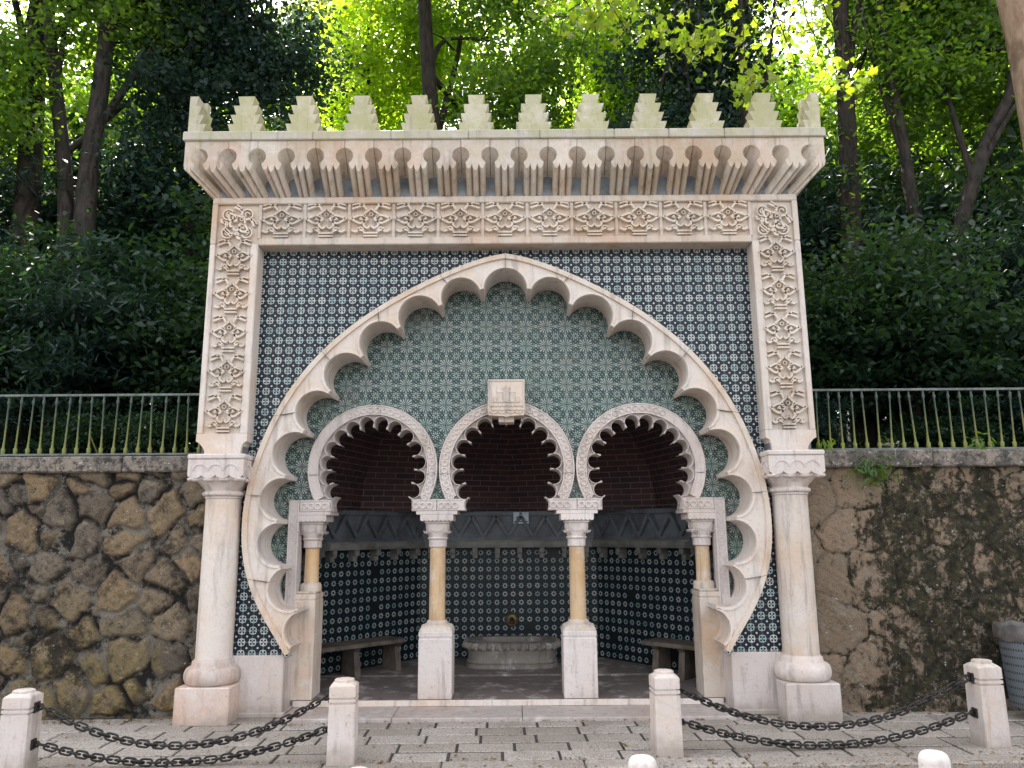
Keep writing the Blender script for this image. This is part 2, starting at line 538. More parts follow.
def box(bm, x0, x1, y0, y1, z0, z1, bev=0.006, mat=None):
    r = bmesh.ops.create_cube(bm, size=1.0)
    vs_ = r['verts']
    for v in vs_:
        v.co = Vector((x0 + (v.co.x + .5) * (x1 - x0), y0 + (v.co.y + .5) * (y1 - y0), z0 + (v.co.z + .5) * (z1 - z0)))
    if bev:
        es = list({e for v in vs_ for e in v.link_edges})
        g = bmesh.ops.bevel(bm, geom=es, offset=bev, segments=1, affect='EDGES')
        vs_ = list({v for f in g['faces'] for v in f.verts})
    if mat is not None:
        for v in vs_: v.co = mat @ v.co
    return vs_

def lathe(bm, prof, cx=0, cy=0, n=40, mat=None):
    rings = []
    for r, z in prof:
        ring = [bm.verts.new((cx + r * math.cos(2 * PI * i / n), cy + r * math.sin(2 * PI * i / n), z)) for i in range(n)]
        rings.append(ring)
    for a, b in zip(rings, rings[1:]):
        for i in range(n):
            bm.faces.new((a[i], a[(i + 1) % n], b[(i + 1) % n], b[i]))
    bm.faces.new(rings[0][::-1])
    bm.faces.new(rings[-1])
    if mat is not None:
        for ring in rings:
            for v in ring: v.co = mat @ v.co

def loft(bm, rings, cap=True):
    vr = [[bm.verts.new(p) for p in r] for r in rings]
    n = len(vr[0])
    for a, b in zip(vr, vr[1:]):
        for i in range(n):
            bm.faces.new((a[i], a[(i + 1) % n], b[(i + 1) % n], b[i]))
    if cap:
        bm.faces.new(vr[0][::-1])
        bm.faces.new(vr[-1])
    return vr

def superring(hw, e, z, cx, cy, n=40):
    out = []
    for i in range(n):
        t = 2 * PI * (i + .5) / n
        c, s = math.cos(t), math.sin(t)
        k = (abs(c) ** e + abs(s) ** e) ** (-1.0 / e)
        out.append((cx + hw * k * c, cy + hw * k * s, z))
    return out

def extrude(bm, loops, y0, y1, back=None, caps=(True, True)):
    """loops: outlines in the XZ plane (first outer, the rest holes), thickened from y0 to y1"""
    vl = [[Vector((x, z, 0)) for x, z in lp] for lp in loops]
    tris = tessellate_polygon(vl)
    flat = [p for lp in loops for p in lp]
    fr = [bm.verts.new((x, y0, z)) for x, z in flat]
    if back: bk = [bm.verts.new(back(x, z)) for x, z in flat]
    else: bk = [bm.verts.new((x, y1, z)) for x, z in flat]
    for t in tris:
        for vs_, do in ((fr, caps[0]), (bk, caps[1])):
            if do:
                try: bm.faces.new([vs_[i] for i in t])
                except ValueError: pass
    k = 0
    for lp in loops:
        n = len(lp)
        for i in range(n):
            a, b = k + i, k + (i + 1) % n
            try: bm.faces.new((fr[a], fr[b], bk[b], bk[a]))
            except ValueError: pass
        k += n

def ribbon(bm, pts, o0, o1, y0, y1, bev=.004, closed=False, M4=None):
    """a strip along a line in the XZ plane between the offsets o0 and o1 (to the left of travel), front y0, back y1"""
    n = len(pts)
    P = [Vector((p[0], p[1])) for p in pts]
    rows = []
    for i in range(n):
        a = P[(i - 1) % n] if (closed or i > 0) else None
        b = P[(i + 1) % n] if (closed or i < n - 1) else None
        t1 = (P[i] - a) if a is not None else None
        t2 = (b - P[i]) if b is not None else None
        if t1 is None: t1 = t2
        if t2 is None: t2 = t1
        t1 = t1.normalized() if t1.length > 1e-9 else Vector((1, 0))
        t2 = t2.normalized() if t2.length > 1e-9 else t1
        t = (t1 + t2)
        t = t.normalized() if t.length > 1e-6 else t1
        nn = Vector((-t.y, t.x))
        k = 1.0 / max(.45, nn.dot(Vector((-t1.y, t1.x))))
        row = []
        for o, y in ((o0, y1), (o0 + bev, y0), (o1 - bev, y0), (o1, y1)):
            q = P[i] + nn * (o * k)
            v = Vector((q.x, y, q.y))
            if M4 is not None: v = M4 @ v
            row.append(bm.verts.new(v))
        rows.append(row)
    rng_ = range(n) if closed else range(n - 1)
    for i in rng_:
        a, b = rows[i], rows[(i + 1) % n]
        for j in range(3):
            bm.faces.new((a[j], a[j + 1], b[j + 1], b[j]))
    if not closed:
        bm.faces.new(rows[0]); bm.faces.new(rows[-1][::-1])

def arc(A, B, sag, n=12):
    """circular arc from A to B that bulges to the left of A->B by sag"""
    A, B = Vector(A), Vector(B)
    ch = B - A
    L = ch.length
    t = ch / L
    nn = Vector((-t.y, t.x))
    r = (L * L / 4 + sag * sag) / (2 * sag)
    c = (A + B) / 2 + nn * (sag - r)
    a0 = math.atan2((A - c).y, (A - c).x)
    a1 = math.atan2((B - c).y, (B - c).x)
    # travel clockwise (bulge to the left of travel)
    while a1 > a0: a1 -= 2 * PI
    return [(c.x + r * math.cos(a0 + (a1 - a0) * i / n), c.y + r * math.sin(a0 + (a1 - a0) * i / n)) for i in range(n + 1)]

def circ(cx, cz, r, n=16, a0=0.0, a1=2 * PI, closed=True):
    k = n if closed else n + 1
    return [(cx + r * math.cos(a0 + (a1 - a0) * i / n), cz + r * math.sin(a0 + (a1 - a0) * i / n)) for i in range(k)]

def tube(bm, pts, radii, n=8, cap=True):
    P = [Vector(p) for p in pts]
    prev = None
    rings = []
    for i, p in enumerate(P):
        t = (P[min(i + 1, len(P) - 1)] - P[max(i - 1, 0)]).normalized()
        if prev is None:
            ref = Vector((0, 0, 1)) if abs(t.z) < .9 else Vector((1, 0, 0))
            u = t.cross(ref).normalized()
        else:
            u = (prev - t * prev.dot(t)).normalized()
        prev = u
        v = t.cross(u)
        rings.append([bm.verts.new(p + (u * math.cos(2 * PI * k / n) + v * math.sin(2 * PI * k / n)) * radii[i]) for k in range(n)])
    for a, b in zip(rings, rings[1:]):
        for k in range(n):
            bm.faces.new((a[k], a[(k + 1) % n], b[(k + 1) % n], b[k]))
    if cap:
        bm.faces.new(rings[0][::-1]); bm.faces.new(rings[-1])

def smooth_line(pts, per=6):
    """Catmull-Rom through the points"""
    P = [Vector(p) for p in pts]
    out = []
    for i in range(len(P) - 1):
        p0 = P[i - 1] if i > 0 else P[i] * 2 - P[i + 1]
        p1, p2 = P[i], P[i + 1]
        p3 = P[i + 2] if i + 2 < len(P) else P[i + 1] * 2 - P[i]
        for k in range(per):
            t = k / per
            out.append(.5 * ((2 * p1) + (p2 - p0) * t + (2 * p0 - 5 * p1 + 4 * p2 - p3) * t * t + (3 * p1 - p0 - 3 * p2 + p3) * t ** 3))
    out.append(P[-1])
    return out

# ------------------------------------------------------------------ the ground
bm = bmesh.new()
box(bm, -300, 300, -300, 300, -.4, -.12, 0)
struct('ground', bm, M['asphalt'])

PAVE = Matrix.Rotation(R(1.3), 4, 'Z')
def pave(x, y, z=0): return PAVE @ Vector((x, y, z))
def set_rand(me, vals, name='stone_rand'):
    a = me.attributes.new(name, 'FLOAT', 'POINT')
    a.data.foreach_set('value', np.asarray(vals, np.float32))

bm = bmesh.new()
box(bm, -9, 9, -1.20, .6, -.118, -.0065, 0, PAVE)
struct('pavement_bed', bm, M['bedding'])
bm = bmesh.new()
vals = []
row = 0
y = .25
while y > -1.10:
    h = .236
    x = -9 + (row % 2) * .21 + random.uniform(-.03, .03)
    while x < 9:
        wd = .415 + random.uniform(-.035, .04)
        dz = random.uniform(-.004, .004)
        vs_ = box(bm, x + .010, x + wd - .010, y - h + .010, y - .010, -.05, 0.0 + dz, .006, PAVE)
        x += wd
        vals += [random.random()] * 24
    y -= h
    row += 1
me = mesh_from(bm, 'pavement', M['paver'])
if len(me.vertices) == len(vals): set_rand(me, vals)
struct('pavement', me, None)
# kerb
bm = bmesh.new()
vals = []
x = -9
while x < 9:
    wd = random.uniform(.8, 1.15)
    box(bm, x + .004, x + wd - .004, -1.36, -1.176, -.2, .004, .012, PAVE)
    vals += [random.random()] * 24
    x += wd
me = mesh_from(bm, 'kerb', M['paver'])
if len(me.vertices) == len(vals): set_rand(me, vals)
struct('kerb', me, None)
# street setts
bm = bmesh.new()
box(bm, -9, 9, -3.0, -1.362, -.119, -.075, 0, PAVE)
struct('street_bed', bm, M['bedding'])
bm = bmesh.new()
vals = []
y = -1.37
while y > -3.0:
    x = -5.5 + random.uniform(0, .1)
    while x < 5.5:
        wd = random.uniform(.085, .125)
        box(bm, x + .006, x + wd - .006, y - .085, y - .004, -.1, -.05 + random.uniform(-.008, .006), .014, PAVE)
        vals += [random.random()] * 24
        x += wd
    y -= .092
me = mesh_from(bm, 'cobbled_street', M['paver'])
if len(me.vertices) == len(vals): set_rand(me, vals)
struct('cobbled_street', me, None)

# hillside behind the walls
bm = bmesh.new()
def hill(x, y):
    return 2.12 + max(0, y - 1.5) * .16 + .25 * math.sin(x * .7 + 1) * math.sin(y * .5) * min(1, max(0, y - 1) / 3)
xs = np.arange(-40, 40.1, 1.0)
ys = np.concatenate([np.arange(.5, 4, .55), np.arange(4, 60, 2.0)])
gv = {}
for i, x in enumerate(xs):
    for j, yv in enumerate(ys): gv[i, j] = bm.verts.new((x, yv, hill(x, yv)))
for i in range(len(xs) - 1):
    for j in range(len(ys) - 1):
        xm, ym = (xs[i] + xs[i + 1]) / 2, (ys[j] + ys[j + 1]) / 2
        if abs(xm) < 2.6 and ym < 3.0: continue
        bm.faces.new((gv[i, j], gv[i + 1, j], gv[i + 1, j + 1], gv[i, j + 1]))
struct('hillside', bm, M['soil'], 60)

# ------------------------------------------------------------------ retaining walls
def stone_wall(name, x0, x1, y, z1, size, relief, seed, mat, root, mort_w):
    g = np.random.default_rng(seed)
    step = .014
    nx, nz = int((x1 - x0) / step) + 1, int(z1 / step) + 1
    X, Z = np.meshgrid(np.linspace(x0, x1, nx), np.linspace(-.06, z1, nz), indexing='ij')
    # jittered seeds on a loose grid of courses, with some dropped to make bigger stones
    pts = []
    zz = -.1
    while zz < z1 + .2:
        hh = size * g.uniform(.62, 1.0)
        xx = x0 - .2 + g.uniform(0, size)
        while xx < x1 + .2:
            pts.append((xx + g.uniform(-.3, .3) * size, zz + g.uniform(-.28, .28) * size))
            if g.random() < .22: pts.append((xx + g.uniform(.2, .5) * size, zz + g.uniform(.2, .5) * size))
            xx += size * g.uniform(.8, 1.45)
        zz += hh
    pts = np.array(pts)
    wgt = g.uniform(-.07, .05, len(pts))
    asp = g.uniform(.85, 1.2, len(pts))
    def sn(a, b, s):
        return np.sin(a * 9.1 * s + 1.7 * np.sin(b * 7.3 * s) + seed) + .5 * np.sin(b * 21 * s + a * 13 * s)
    Xw = X + .018 * sn(X, Z, 1.0) + .008 * sn(Z, X, 2.7)
    Zw = Z + .018 * sn(Z, X, 1.1) + .008 * sn(X, Z, 3.1)
    d1 = np.full(X.shape, 9.); d2 = np.full(X.shape, 9.); idx = np.zeros(X.shape, int)
    for k, (px, pz) in enumerate(pts):
        d = np.hypot((Xw - px) / asp[k], (Zw - pz) * asp[k]) - wgt[k]
        m1 = d < d1
        d2 = np.where(m1, d1, np.minimum(d2, d)); idx = np.where(m1, k, idx); d1 = np.where(m1, d, d1)
    edge = (d2 - d1)
    mortar = 1 - np.clip((edge - mort_w * .4) / (mort_w * .8), 0, 1)
    prof = np.clip(edge / (size * .40), 0, 1) ** .20
    rr_ = g.random(len(pts))
    Y = y - relief * (prof * (.6 + .7 * rr_[idx])) * (1 - mortar) + .004 * sn(X, Z, 5.0) * (1 - mortar)
    V = np.stack([X, Y, Z], -1).reshape(-1, 3)
    ii, jj = np.meshgrid(np.arange(nx - 1), np.arange(nz - 1), indexing='ij')
    a = (ii * nz + jj).ravel()
    F = np.stack([a, a + nz, a + nz + 1, a + 1], -1)
    me = bpy.data.meshes.new(name)
    me.vertices.add(len(V)); me.vertices.foreach_set('co', V.ravel().astype(np.float32))
    me.loops.add(F.size); me.loops.foreach_set('vertex_index', F.ravel().astype(np.int32))
    me.polygons.add(len(F)); me.polygons.foreach_set('loop_start', (np.arange(len(F)) * 4).astype(np.int32))
    me.update(calc_edges=True)
    for p in me.polygons: p.use_smooth = True
    set_rand(me, rr_[idx].ravel())
    set_rand(me, mortar.ravel(), 'mortar')
    me.materials.append(mat)
    return obj('stone_face', me, None, root)

wl = thing('retaining_wall', 'rubble stone retaining wall with big rounded yellowish stones, left of the fountain', 'wall')
stone_wall('stone_face', -6.4, -2.45, .235, 2.14, .31, .050, 5, M['rubble'], wl, .05)
bm = bmesh.new()
box(bm, -12, -2.45, .25, .55, -.1, 2.135, 0)
box(bm, -12, -6.4, .2, .26, -.1, 2.135, 0)
obj('backing', bm, M['masonry'], wl)
bm = bmesh.new()
x = -12.0
while x < -2.5:
    wd = random.uniform(.9, 1.5)
    box(bm, x + .003, min(x + wd, -2.45) - .003, .14, .62, 2.14, 2.288, .014)
    x += wd
obj('coping', bm, M['coping'], wl)
wr = thing('retaining_wall', 'mossy dark stained retaining wall of worn plastered stone, right of the fountain', 'wall')
stone_wall('stone_face', 2.45, 6.4, .225, 2.14, .46, .020, 9, M['mossy'], wr, .025)
bm = bmesh.new()
box(bm, 2.45, 12, .25, .55, -.1, 2.135, 0)
box(bm, 6.4, 12, .2, .26, -.1, 2.135, 0)
obj('backing', bm, M['masonry'], wr)
bm = bmesh.new()
x = 2.45
while x < 12:
    wd = random.uniform(.9, 1.5)
    box(bm, x + .003, x + wd - .003, .14, .62, 2.14, 2.298, .014)
    x += wd
obj('coping', bm, M['coping'], wr)

# ------------------------------------------------------------------ railings
def railing(label, xa, xb, off):
    t = thing('railing', label, 'railing')
    zb, zt = 2.30, 2.895
    bm = bmesh.new()
    box(bm, min(xa, xb), max(xa, xb), .318, .352, zt - .012, zt + .010, .003)
    obj('top_rail', bm, M['railgrey'], t)
    bm = bmesh.new()
    box(bm, min(xa, xb), max(xa, xb), .318, .352, zb + .012, zb + .032, .003)
    obj('bottom_rail', bm, M['railgrey'], t)
    bm = bmesh.new()
    lathe(bm, [(.017, 0), (.020, .05), (.011, .06), (.011, .09), (.0085, .12), (.0075, .47), (.011, .482), (.016, .50), (.011, .518), (.009, .54), (.009, .556)], 0, 0, 8)
    me = mesh_from(bm, 'baluster', M['railpaint'], 50)
    n = int(abs(xb - xa) / .1165)
    s = 1 if xb > xa else -1
    for i in range(n):
        o = obj('baluster', me, None, t)
        o.location = (xa + s * (off + i * .1165), .335, zb + .03)
        o.rotation_euler = (random.gauss(0, .02), random.gauss(0, .02), random.uniform(0, 6))
    for i in range(2, n, 9):
        bm = bmesh.new()
        x = xa + s * (off + i * .1165)
        tube(bm, [(x, .34, zb + .2), (x + .03, .42, zb + .06), (x + .035, .46, zb - .01)], [.007, .007, .007], 6)
        obj('stay', bm, M['railpaint'], t)
railing('low green iron railing on the rubble wall, left of the fountain', -2.66, -9.0, .03)
railing('low green iron railing streaked with yellow moss on the stained wall, right of the fountain', 2.66, 9.0, .07)

# ================================================================== THE FOUNTAIN
F = thing('moorish_fountain', 'moorish marble fountain with a scalloped arch, blue tile panels and stepped battlements', 'fountain')

# masonry body that closes the back
bm = bmesh.new()
box(bm, -2.78, -2.40, .04, .20, 2.28, 5.24, 0)
box(bm, 2.40, 2.78, .04, .20, 2.28, 5.24, 0)
box(bm, -2.78, 2.78, .045, .195, 4.30, 4.80, 0)
box(bm, -2.78, 2.78, .026, .195, 4.772, 5.24, 0)
box(bm, -2.70, -2.3, .31, 3.2, 0, 5.24, 0)
box(bm, 2.3, 2.70, .31, 3.2, 0, 5.24, 0)
box(bm, -2.78, 2.78, 2.9, 3.2, 0, 5.24, 0)
box(bm, -2.78, 2.78, .2, 3.2, 5.0, 5.24, 0)
obj('masonry_body', bm, M['soffit'], F)

# --- scalloped arch -------------------------------------------------
OUT = [(0, 4.215), (-.181, 4.181), (-.366, 4.121), (-.460, 4.078), (-.628, 4.010), (-.722, 3.962), (-1.007, 3.819), (-1.316, 3.617), (-1.568, 3.412),
       (-1.732, 3.258), (-1.928, 3.031), (-2.047, 2.856), (-2.160, 2.645), (-2.225, 2.479), (-2.282, 2.317), (-2.338, 2.081), (-2.383, 1.874), (-2.394, 1.697),
       (-2.392, 1.560), (-2.359, 1.341), (-2.301, 1.142), (-2.216, .946), (-2.074, .716), (-1.952, .524)]
P = np.array(OUT)
s = np.concatenate([[0], np.cumsum(np.hypot(*np.diff(P, axis=0).T))]); s /= s[-1]
wts = np.ones(len(s)); wts[0] = wts[-1] = 12
fx, fz = np.polyfit(s, P[:, 0], 8, w=wts), np.polyfit(s, P[:, 1], 8, w=wts)
ss = np.linspace(0, 1, 61)
left = [(float(np.polyval(fx, t)), float(np.polyval(fz, t))) for t in ss]
left[0] = (0.0, left[0][1])
OUTER = left[::-1] + [(-x, z) for x, z in left[1:]]             # left foot -> apex -> right foot
K = [(-.227, 3.858), (-.62, 3.70), (-1.010, 3.481), (-1.352, 3.203), (-1.646, 2.866), (-1.872, 2.498), (-2.020, 2.085), (-2.080, 1.683), (-2.029, 1.275), (-1.845, .905)]
cus = K[::-1] + [(-x, z) for x, z in K]                         # left low -> top -> right low
def inner_line():
    pts, rims = [], []
    tip_l, tip_r = (-1.895, .595), (1.895, .595)
    hw = .018
    ends = [tip_l] + cus + [tip_r]
    for i in range(len(ends) - 1):
        A, B = Vector(ends[i]), Vector(ends[i + 1])
        t = (B - A).normalized()
        last = i in (0, len(ends) - 2)
        a = A + t * (0 if i == 0 else hw)
        b = B - t * (0 if i == len(ends) - 2 else hw)
        sag = .092 if last else (b - a).length * .5
        q = arc(a, b, sag, 16)
        rims.append(q)
        pts += q
    return pts, rims
INNER, RIMS = inner_line()
bm = bmesh.new()
extrude(bm, [OUTER + INNER[::-1]], .10, .52)
A1 = obj('scalloped_arch', bm, M['marble'], F, 35)
bm = bmesh.new()
ribbon(bm, OUTER, -.058, 0.0, .078, .12, .006)
obj('outer_moulding', bm, M['marble_warm'], A1, 30)
bm = bmesh.new()
for q in RIMS: ribbon(bm, q, -.004, .026, .086, .11, .006)
obj('scallop_rim', bm, M['marble'], A1, 30)
for t in (.0, .12, .26, .40, .55, .70, .84):
    i = int(60 - t * 60)
    for sgn in (-1, 1):
        o = Vector(OUTER[i]); o.x = -abs(o.x)
        j = min(range(len(INNER)), key=lambda k: (Vector(INNER[k]) - o).length)
        if t == 0 and sgn == 1: continue
        p = Vector(INNER[j])
        bm = bmesh.new()
        ribbon(bm, [(sgn * -o.x, o.y), (sgn * -p.x, p.y)], -.0022, .0022, .0765, .30, .0005)
        obj('joint_line', bm, M['joint'], A1)

# --- tile fields ------------------------------------------------------
bm = bmesh.new()
hole = [(x * .995, 2.2 + (z - 2.2) * .995) for x, z in OUTER]
loop = [(-2.62, .50), (-2.62, 2.30), (-2.42, 2.30), (-2.42, 4.32), (2.42, 4.32), (2.42, 2.30), (2.62, 2.30), (2.62, .50), (hole[-1][0], .50)] + hole[::-1] + [(hole[0][0], .50)]
extrude(bm, [loop], .18, .30)
obj('spandrel_tiles', bm, M['tile_outer'], F)
bm = bmesh.new()
HC = [(-1.288, .622), (0.0, .652), (1.288, .622)]
low = []
for cx, Rr in HC:
    r = Rr - .05
    a = math.asin((1.83 - 2.18) / r)
    low += circ(cx, 2.18, r, 36, PI - a, a, False)
shr = [(x * .985, 2.2 + (z - 2.2) * .985) for x, z in OUTER]
shr = [p for p in shr if p[1] > .70]
extrude(bm, [shr + [(2.01, .70), (2.01, 1.83)] + low[::-1] + [(-2.01, 1.83), (-2.01, .70)]], .50, .56)
obj('tympanum_tiles', bm, M['tile_tymp'], F)

# --- dado blocks and step ----------------------------------------------
for sgn in (-1, 1):
    bm = bmesh.new()
    x0, x1 = sorted((sgn * 1.975, sgn * 2.62))
    box(bm, x0, x1, .155, .60, .0, .518, .010)
    box(bm, min(sgn * 1.95, sgn * 2.62), max(sgn * 1.95, sgn * 2.62), .14, .58, 0.0, .045, .008)
    obj('dado_block', bm, M['marble_lilac'], F)
bm = bmesh.new()
x = -1.947
while x < 1.9:
    wd = min(1.947 - x, random.uniform(.9, 1.3))
    if 1.947 - x - wd < .3: wd = 1.947 - x
    box(bm, x + .002, x + wd - .002, -.03, .44, -.06, .030, .006)
    x += wd
obj('step', bm, M['step_stone'], F)
bm = bmesh.new()
box(bm, -2.3, 2.3, .425, 1.58, -.05, .085, .006)
box(bm, -2.3, 2.3, 1.59, 2.9, -.05, .100, .006)
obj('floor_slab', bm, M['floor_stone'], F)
bm = bmesh.new()
box(bm, -1.95, 1.95, .412, .432, .032, .083, .003)
obj('floor_nosing', bm, M['marble'], F)

# --- frame: pilasters and frieze ---------------------------------------
def relief_unit(bm, M4, sx=1.0, sz=1.0):
    y0, y1 = -.010, .034
    def rb(pts, wd=.013, close=False):
        wd *= 1.3
        for s2 in (1, -1):
            ribbon(bm, [(s2 * x * sx, z * sz) for x, z in pts], -wd, wd, y0, y1, .006, close, M4)
    def sl(pts): return [(p.x, p.y) for p in smooth_line([Vector((a, b)) for a, b in pts], 4)]
    for zc in (-.165, -.135):
        ribbon(bm, [(-.058 * sx, zc * sz), (.058 * sx, zc * sz)], -.012 * sz, .012 * sz, y0 - .004, y1, .005, False, M4)
    rb(sl([(.05, -.118), (.09, -.10), (.125, -.118), (.155, -.10)]), .012)
    rb(sl([(.045, -.118), (.075, -.075), (.105, -.088), (.095, -.108)]), .009)
    rb(sl([(0, -.055), (.028, -.082), (.058, -.055), (.052, -.012), (.028, .012), (.048, .035)]), .011)
    rb(sl([(.045, -.010), (.085, -.032), (.125, -.012), (.156, .016)]), .012)
    rb(sl([(.156, .016), (.118, .038), (.075, .052), (.04, .036)]), .012)
    rb(sl([(.156, .016), (.166, .028)]), .014)
    rb(sl([(.065, .005), (.09, .012), (.075, .028)]), .009)
    rb(sl([(0, .118), (.032, .090), (.056, .066), (.050, .045)]), .011)
    rb(sl([(.03, .098), (.062, .148), (.105, .138), (.155, .118)]), .012)
    rb(sl([(.052, .168), (.085, .150), (.10, .172), (.155, .158)]), .009)
    ribbon(bm, circ(0, .058, .016, 10), -.006, .006, y0, y1, .003, True, M4)

# upright unit mesh, shared
bm = bmesh.new()
relief_unit(bm, None, 1.0, 1.02)
REL = mesh_from(bm, 'carved_relief', M['marble_relief'], 40)
bm = bmesh.new()
relief_unit(bm, None, 1.18, .98)
REL2 = mesh_from(bm, 'carved_relief', M['marble_relief'], 40)

for sgn in (-1, 1):
    cx = sgn * 2.59
    hw = .23
    bm = bmesh.new()
    # background, borders, chamfered foot
    box(bm, cx - hw + .01, cx + hw - .01, .032, .2, 2.45, 4.30, 0)
    bx = sgn * 2.82
    for xa, xb in ((cx - hw, cx - hw + .052), (cx + hw - .070, cx + hw)) if sgn < 0 else ((cx - hw, cx - hw + .070), (cx + hw - .052, cx + hw)):
        box(bm, xa, xb, 0, .195, 2.47, 4.295, .008)
    foot = [(cx - hw, 2.472), (cx - hw, 2.402), (cx - hw + .03, 2.385), (cx - hw + .065, 2.345), (cx - hw + .082, 2.315), (cx - hw + .082, 2.278),
            (cx + hw - .05, 2.278), (cx + hw - .05, 2.315), (cx + hw - .045, 2.345), (cx + hw - .03, 2.385), (cx + hw, 2.402), (cx + hw, 2.472)]
    if sgn > 0: foot = [(2 * cx - x, z) for x, z in foot][::-1]
    extrude(bm, [foot], 0.0, .195)
    pl = obj('pilaster', bm, M['marble'], F, 30)
    for k in range(5):
        o = obj('carved_relief', REL, None, pl)
        o.location = (cx + sgn * -.008, 0, 2.66 + k * .375)
# frieze
bm = bmesh.new()
box(bm, -2.81, 2.81, .032, .2, 4.30, 4.76, 0)
box(bm, -2.82, 2.82, 0, .195, 4.70, 4.768, .008)
box(bm, -2.36, 2.36, 0, .195, 4.28, 4.352, .008)
for sgn in (-1, 1):
    x0, x1 = sorted((sgn * 2.82, sgn * 2.768))
    box(bm, x0, x1, .0015, .195, 4.297, 4.7005, .004)
for k in range(12):
    x = -2.36 + k * (4.72 / 11)
    box(bm, x - .016, x + .016, .014, .06, 4.353, 4.70, .004)
FR = obj('frieze', bm, M['marble_warm'], F)
for k in range(11):
    o = obj('carved_relief', REL2, None, FR)
    o.location = (-2.36 + (k + .5) * 4.72 / 11, 0, 4.525)
bm = bmesh.new()
relief_unit(bm, Matrix.Translation((0, 0, .0)) @ Matrix.Rotation(R(45), 4, 'Y'), .9, .8)
for a in (0, 90, 180, 270):
    c, s_ = math.cos(R(a + 45)), math.sin(R(a + 45))
    ribbon(bm, circ(c * .13, s_ * .13, .052, 12, R(a - 60), R(a + 190), False), -.011, .011, -.004, .034, .005)
    ribbon(bm, circ(c * .13, s_ * .13, .022, 8, R(a), R(a + 250), False), -.009, .009, -.004, .034, .004)
RC = mesh_from(bm, 'carved_relief', M['marble_relief'], 40)
for sgn in (-1, 1):
    o = obj('carved_relief', RC, None, FR)
    o.location = (sgn * 2.57, 0, 4.50)

# --- cornice ------------------------------------------------------------
ZT, PER, NC = 5.252, 5.80 / 21, 22
HX = 3.04
ZC, RCI = 5.092, .083
def tooth(x0, x1):
    w3 = (x1 - x0) / 3
    out = []
    for k in range(3):
        a, b = x0 + k * w3, x0 + (k + 1) * w3
        d = .054 if k != 1 else .064
        z = 5.008 if k != 1 else 4.996
        out += [(a + (b - a) * i / 6, z - d * math.sin(PI * i / 6) ** .8) for i in range(7)]
    return out
NECK = .044
def corbel_outline(i):
    """corbel between the keyholes i-1 and i; the joints run through the keyholes"""
    ca, cb = -2.90 + (i - 1) * PER, -2.90 + i * PER
    an = math.asin(NECK / RCI)
    g = random.uniform(.001, .0035)
    pts = []
    if i == 0: pts += [(-HX, ZT), (-HX, 4.99)]
    else: pts += [(ca + g, ZT)] + circ(ca, ZC, RCI, 9, PI / 2 - .03, -PI / 2 + an, False)
    pts += tooth(-HX + .002 if i == 0 else ca + NECK, HX - .002 if i == NC else cb - NECK)
    if i == NC: pts += [(HX, 4.99), (HX, ZT)]
    else: pts += circ(cb, ZC, RCI, 9, 1.5 * PI - an, PI / 2 + .03, False) + [(cb - g, ZT)]
    return pts
def flare(x, z):
    a = abs(x)
    xb = a if a < 1.9 else 1.9 + (a - 1.9) * (.92 / 1.14)
    return (math.copysign(xb, x), .03, z - .205)
bm = bmesh.new()
box(bm, -2.8, 2.8, -.05, .10, 5.20, 5.25, 0)
for sgn in (-1, 1):      # splayed sides
    q = [(sgn * HX, -.195, ZT), (sgn * HX, 3.2, ZT), (sgn * HX, 3.2, 4.99), (sgn * HX, -.195, 4.99)]
    lo = [(sgn * 2.82, .03, 4.785), (sgn * 2.82, 3.2, 4.785)]
    v = [bm.verts.new(p) for p in q] + [bm.verts.new(p) for p in lo]
    bm.faces.new((v[0], v[1], v[2], v[3])); bm.faces.new((v[3], v[2], v[5], v[4]))
CO = obj('cornice', bm, M['marble_cornice'], F, 40)
for i in range(NC + 1):
    bm = bmesh.new()
    extrude(bm, [corbel_outline(i)], -.20 + random.uniform(-.002, .002), .03, flare, (True, False))
    obj('corbel', bm, M['marble_cornice'], CO, 40)
bm = bmesh.new()
xs_ = [-3.062]
while xs_[-1] < 2.4: xs_.append(xs_[-1] + random.uniform(.5, .75))
xs_[-1] = 3.062
for a, b in zip(xs_, xs_[1:]):
    box(bm, a + .001, b - .001, -.222 + random.uniform(-.002, .002), 3.2, ZT, 5.345, .009)
obj('ledge', bm, M['marble_ledge'], CO)
def merlon_outline(h=.385, half=False):
    lv = [(.083, .060), (.122, .090), (.146, .108), (.169, .137)]
    hh = h / 4
    R_ = []
    z = h
    for a, b in lv:
        R_ += [(a, z), (b, z - hh)]
        z -= hh
    R_[0] = (.080, h)
    Lq = [(-x, z) for x, z in R_]
    if half: return [(0, h)] + R_ + [(0, 0)]
    return Lq[::-1] + R_
bm = bmesh.new()
extrude(bm, [merlon_outline()], -.06, .06)
ME = mesh_from(bm, 'merlon', M['marble_merlon'])
for k in range(10):
    o = obj('merlon', ME, None, CO)
    o.location = (-2.488 + k * .5543, -.125, 5.342)
    o.rotation_euler = (0, 0, random.uniform(-.012, .012))
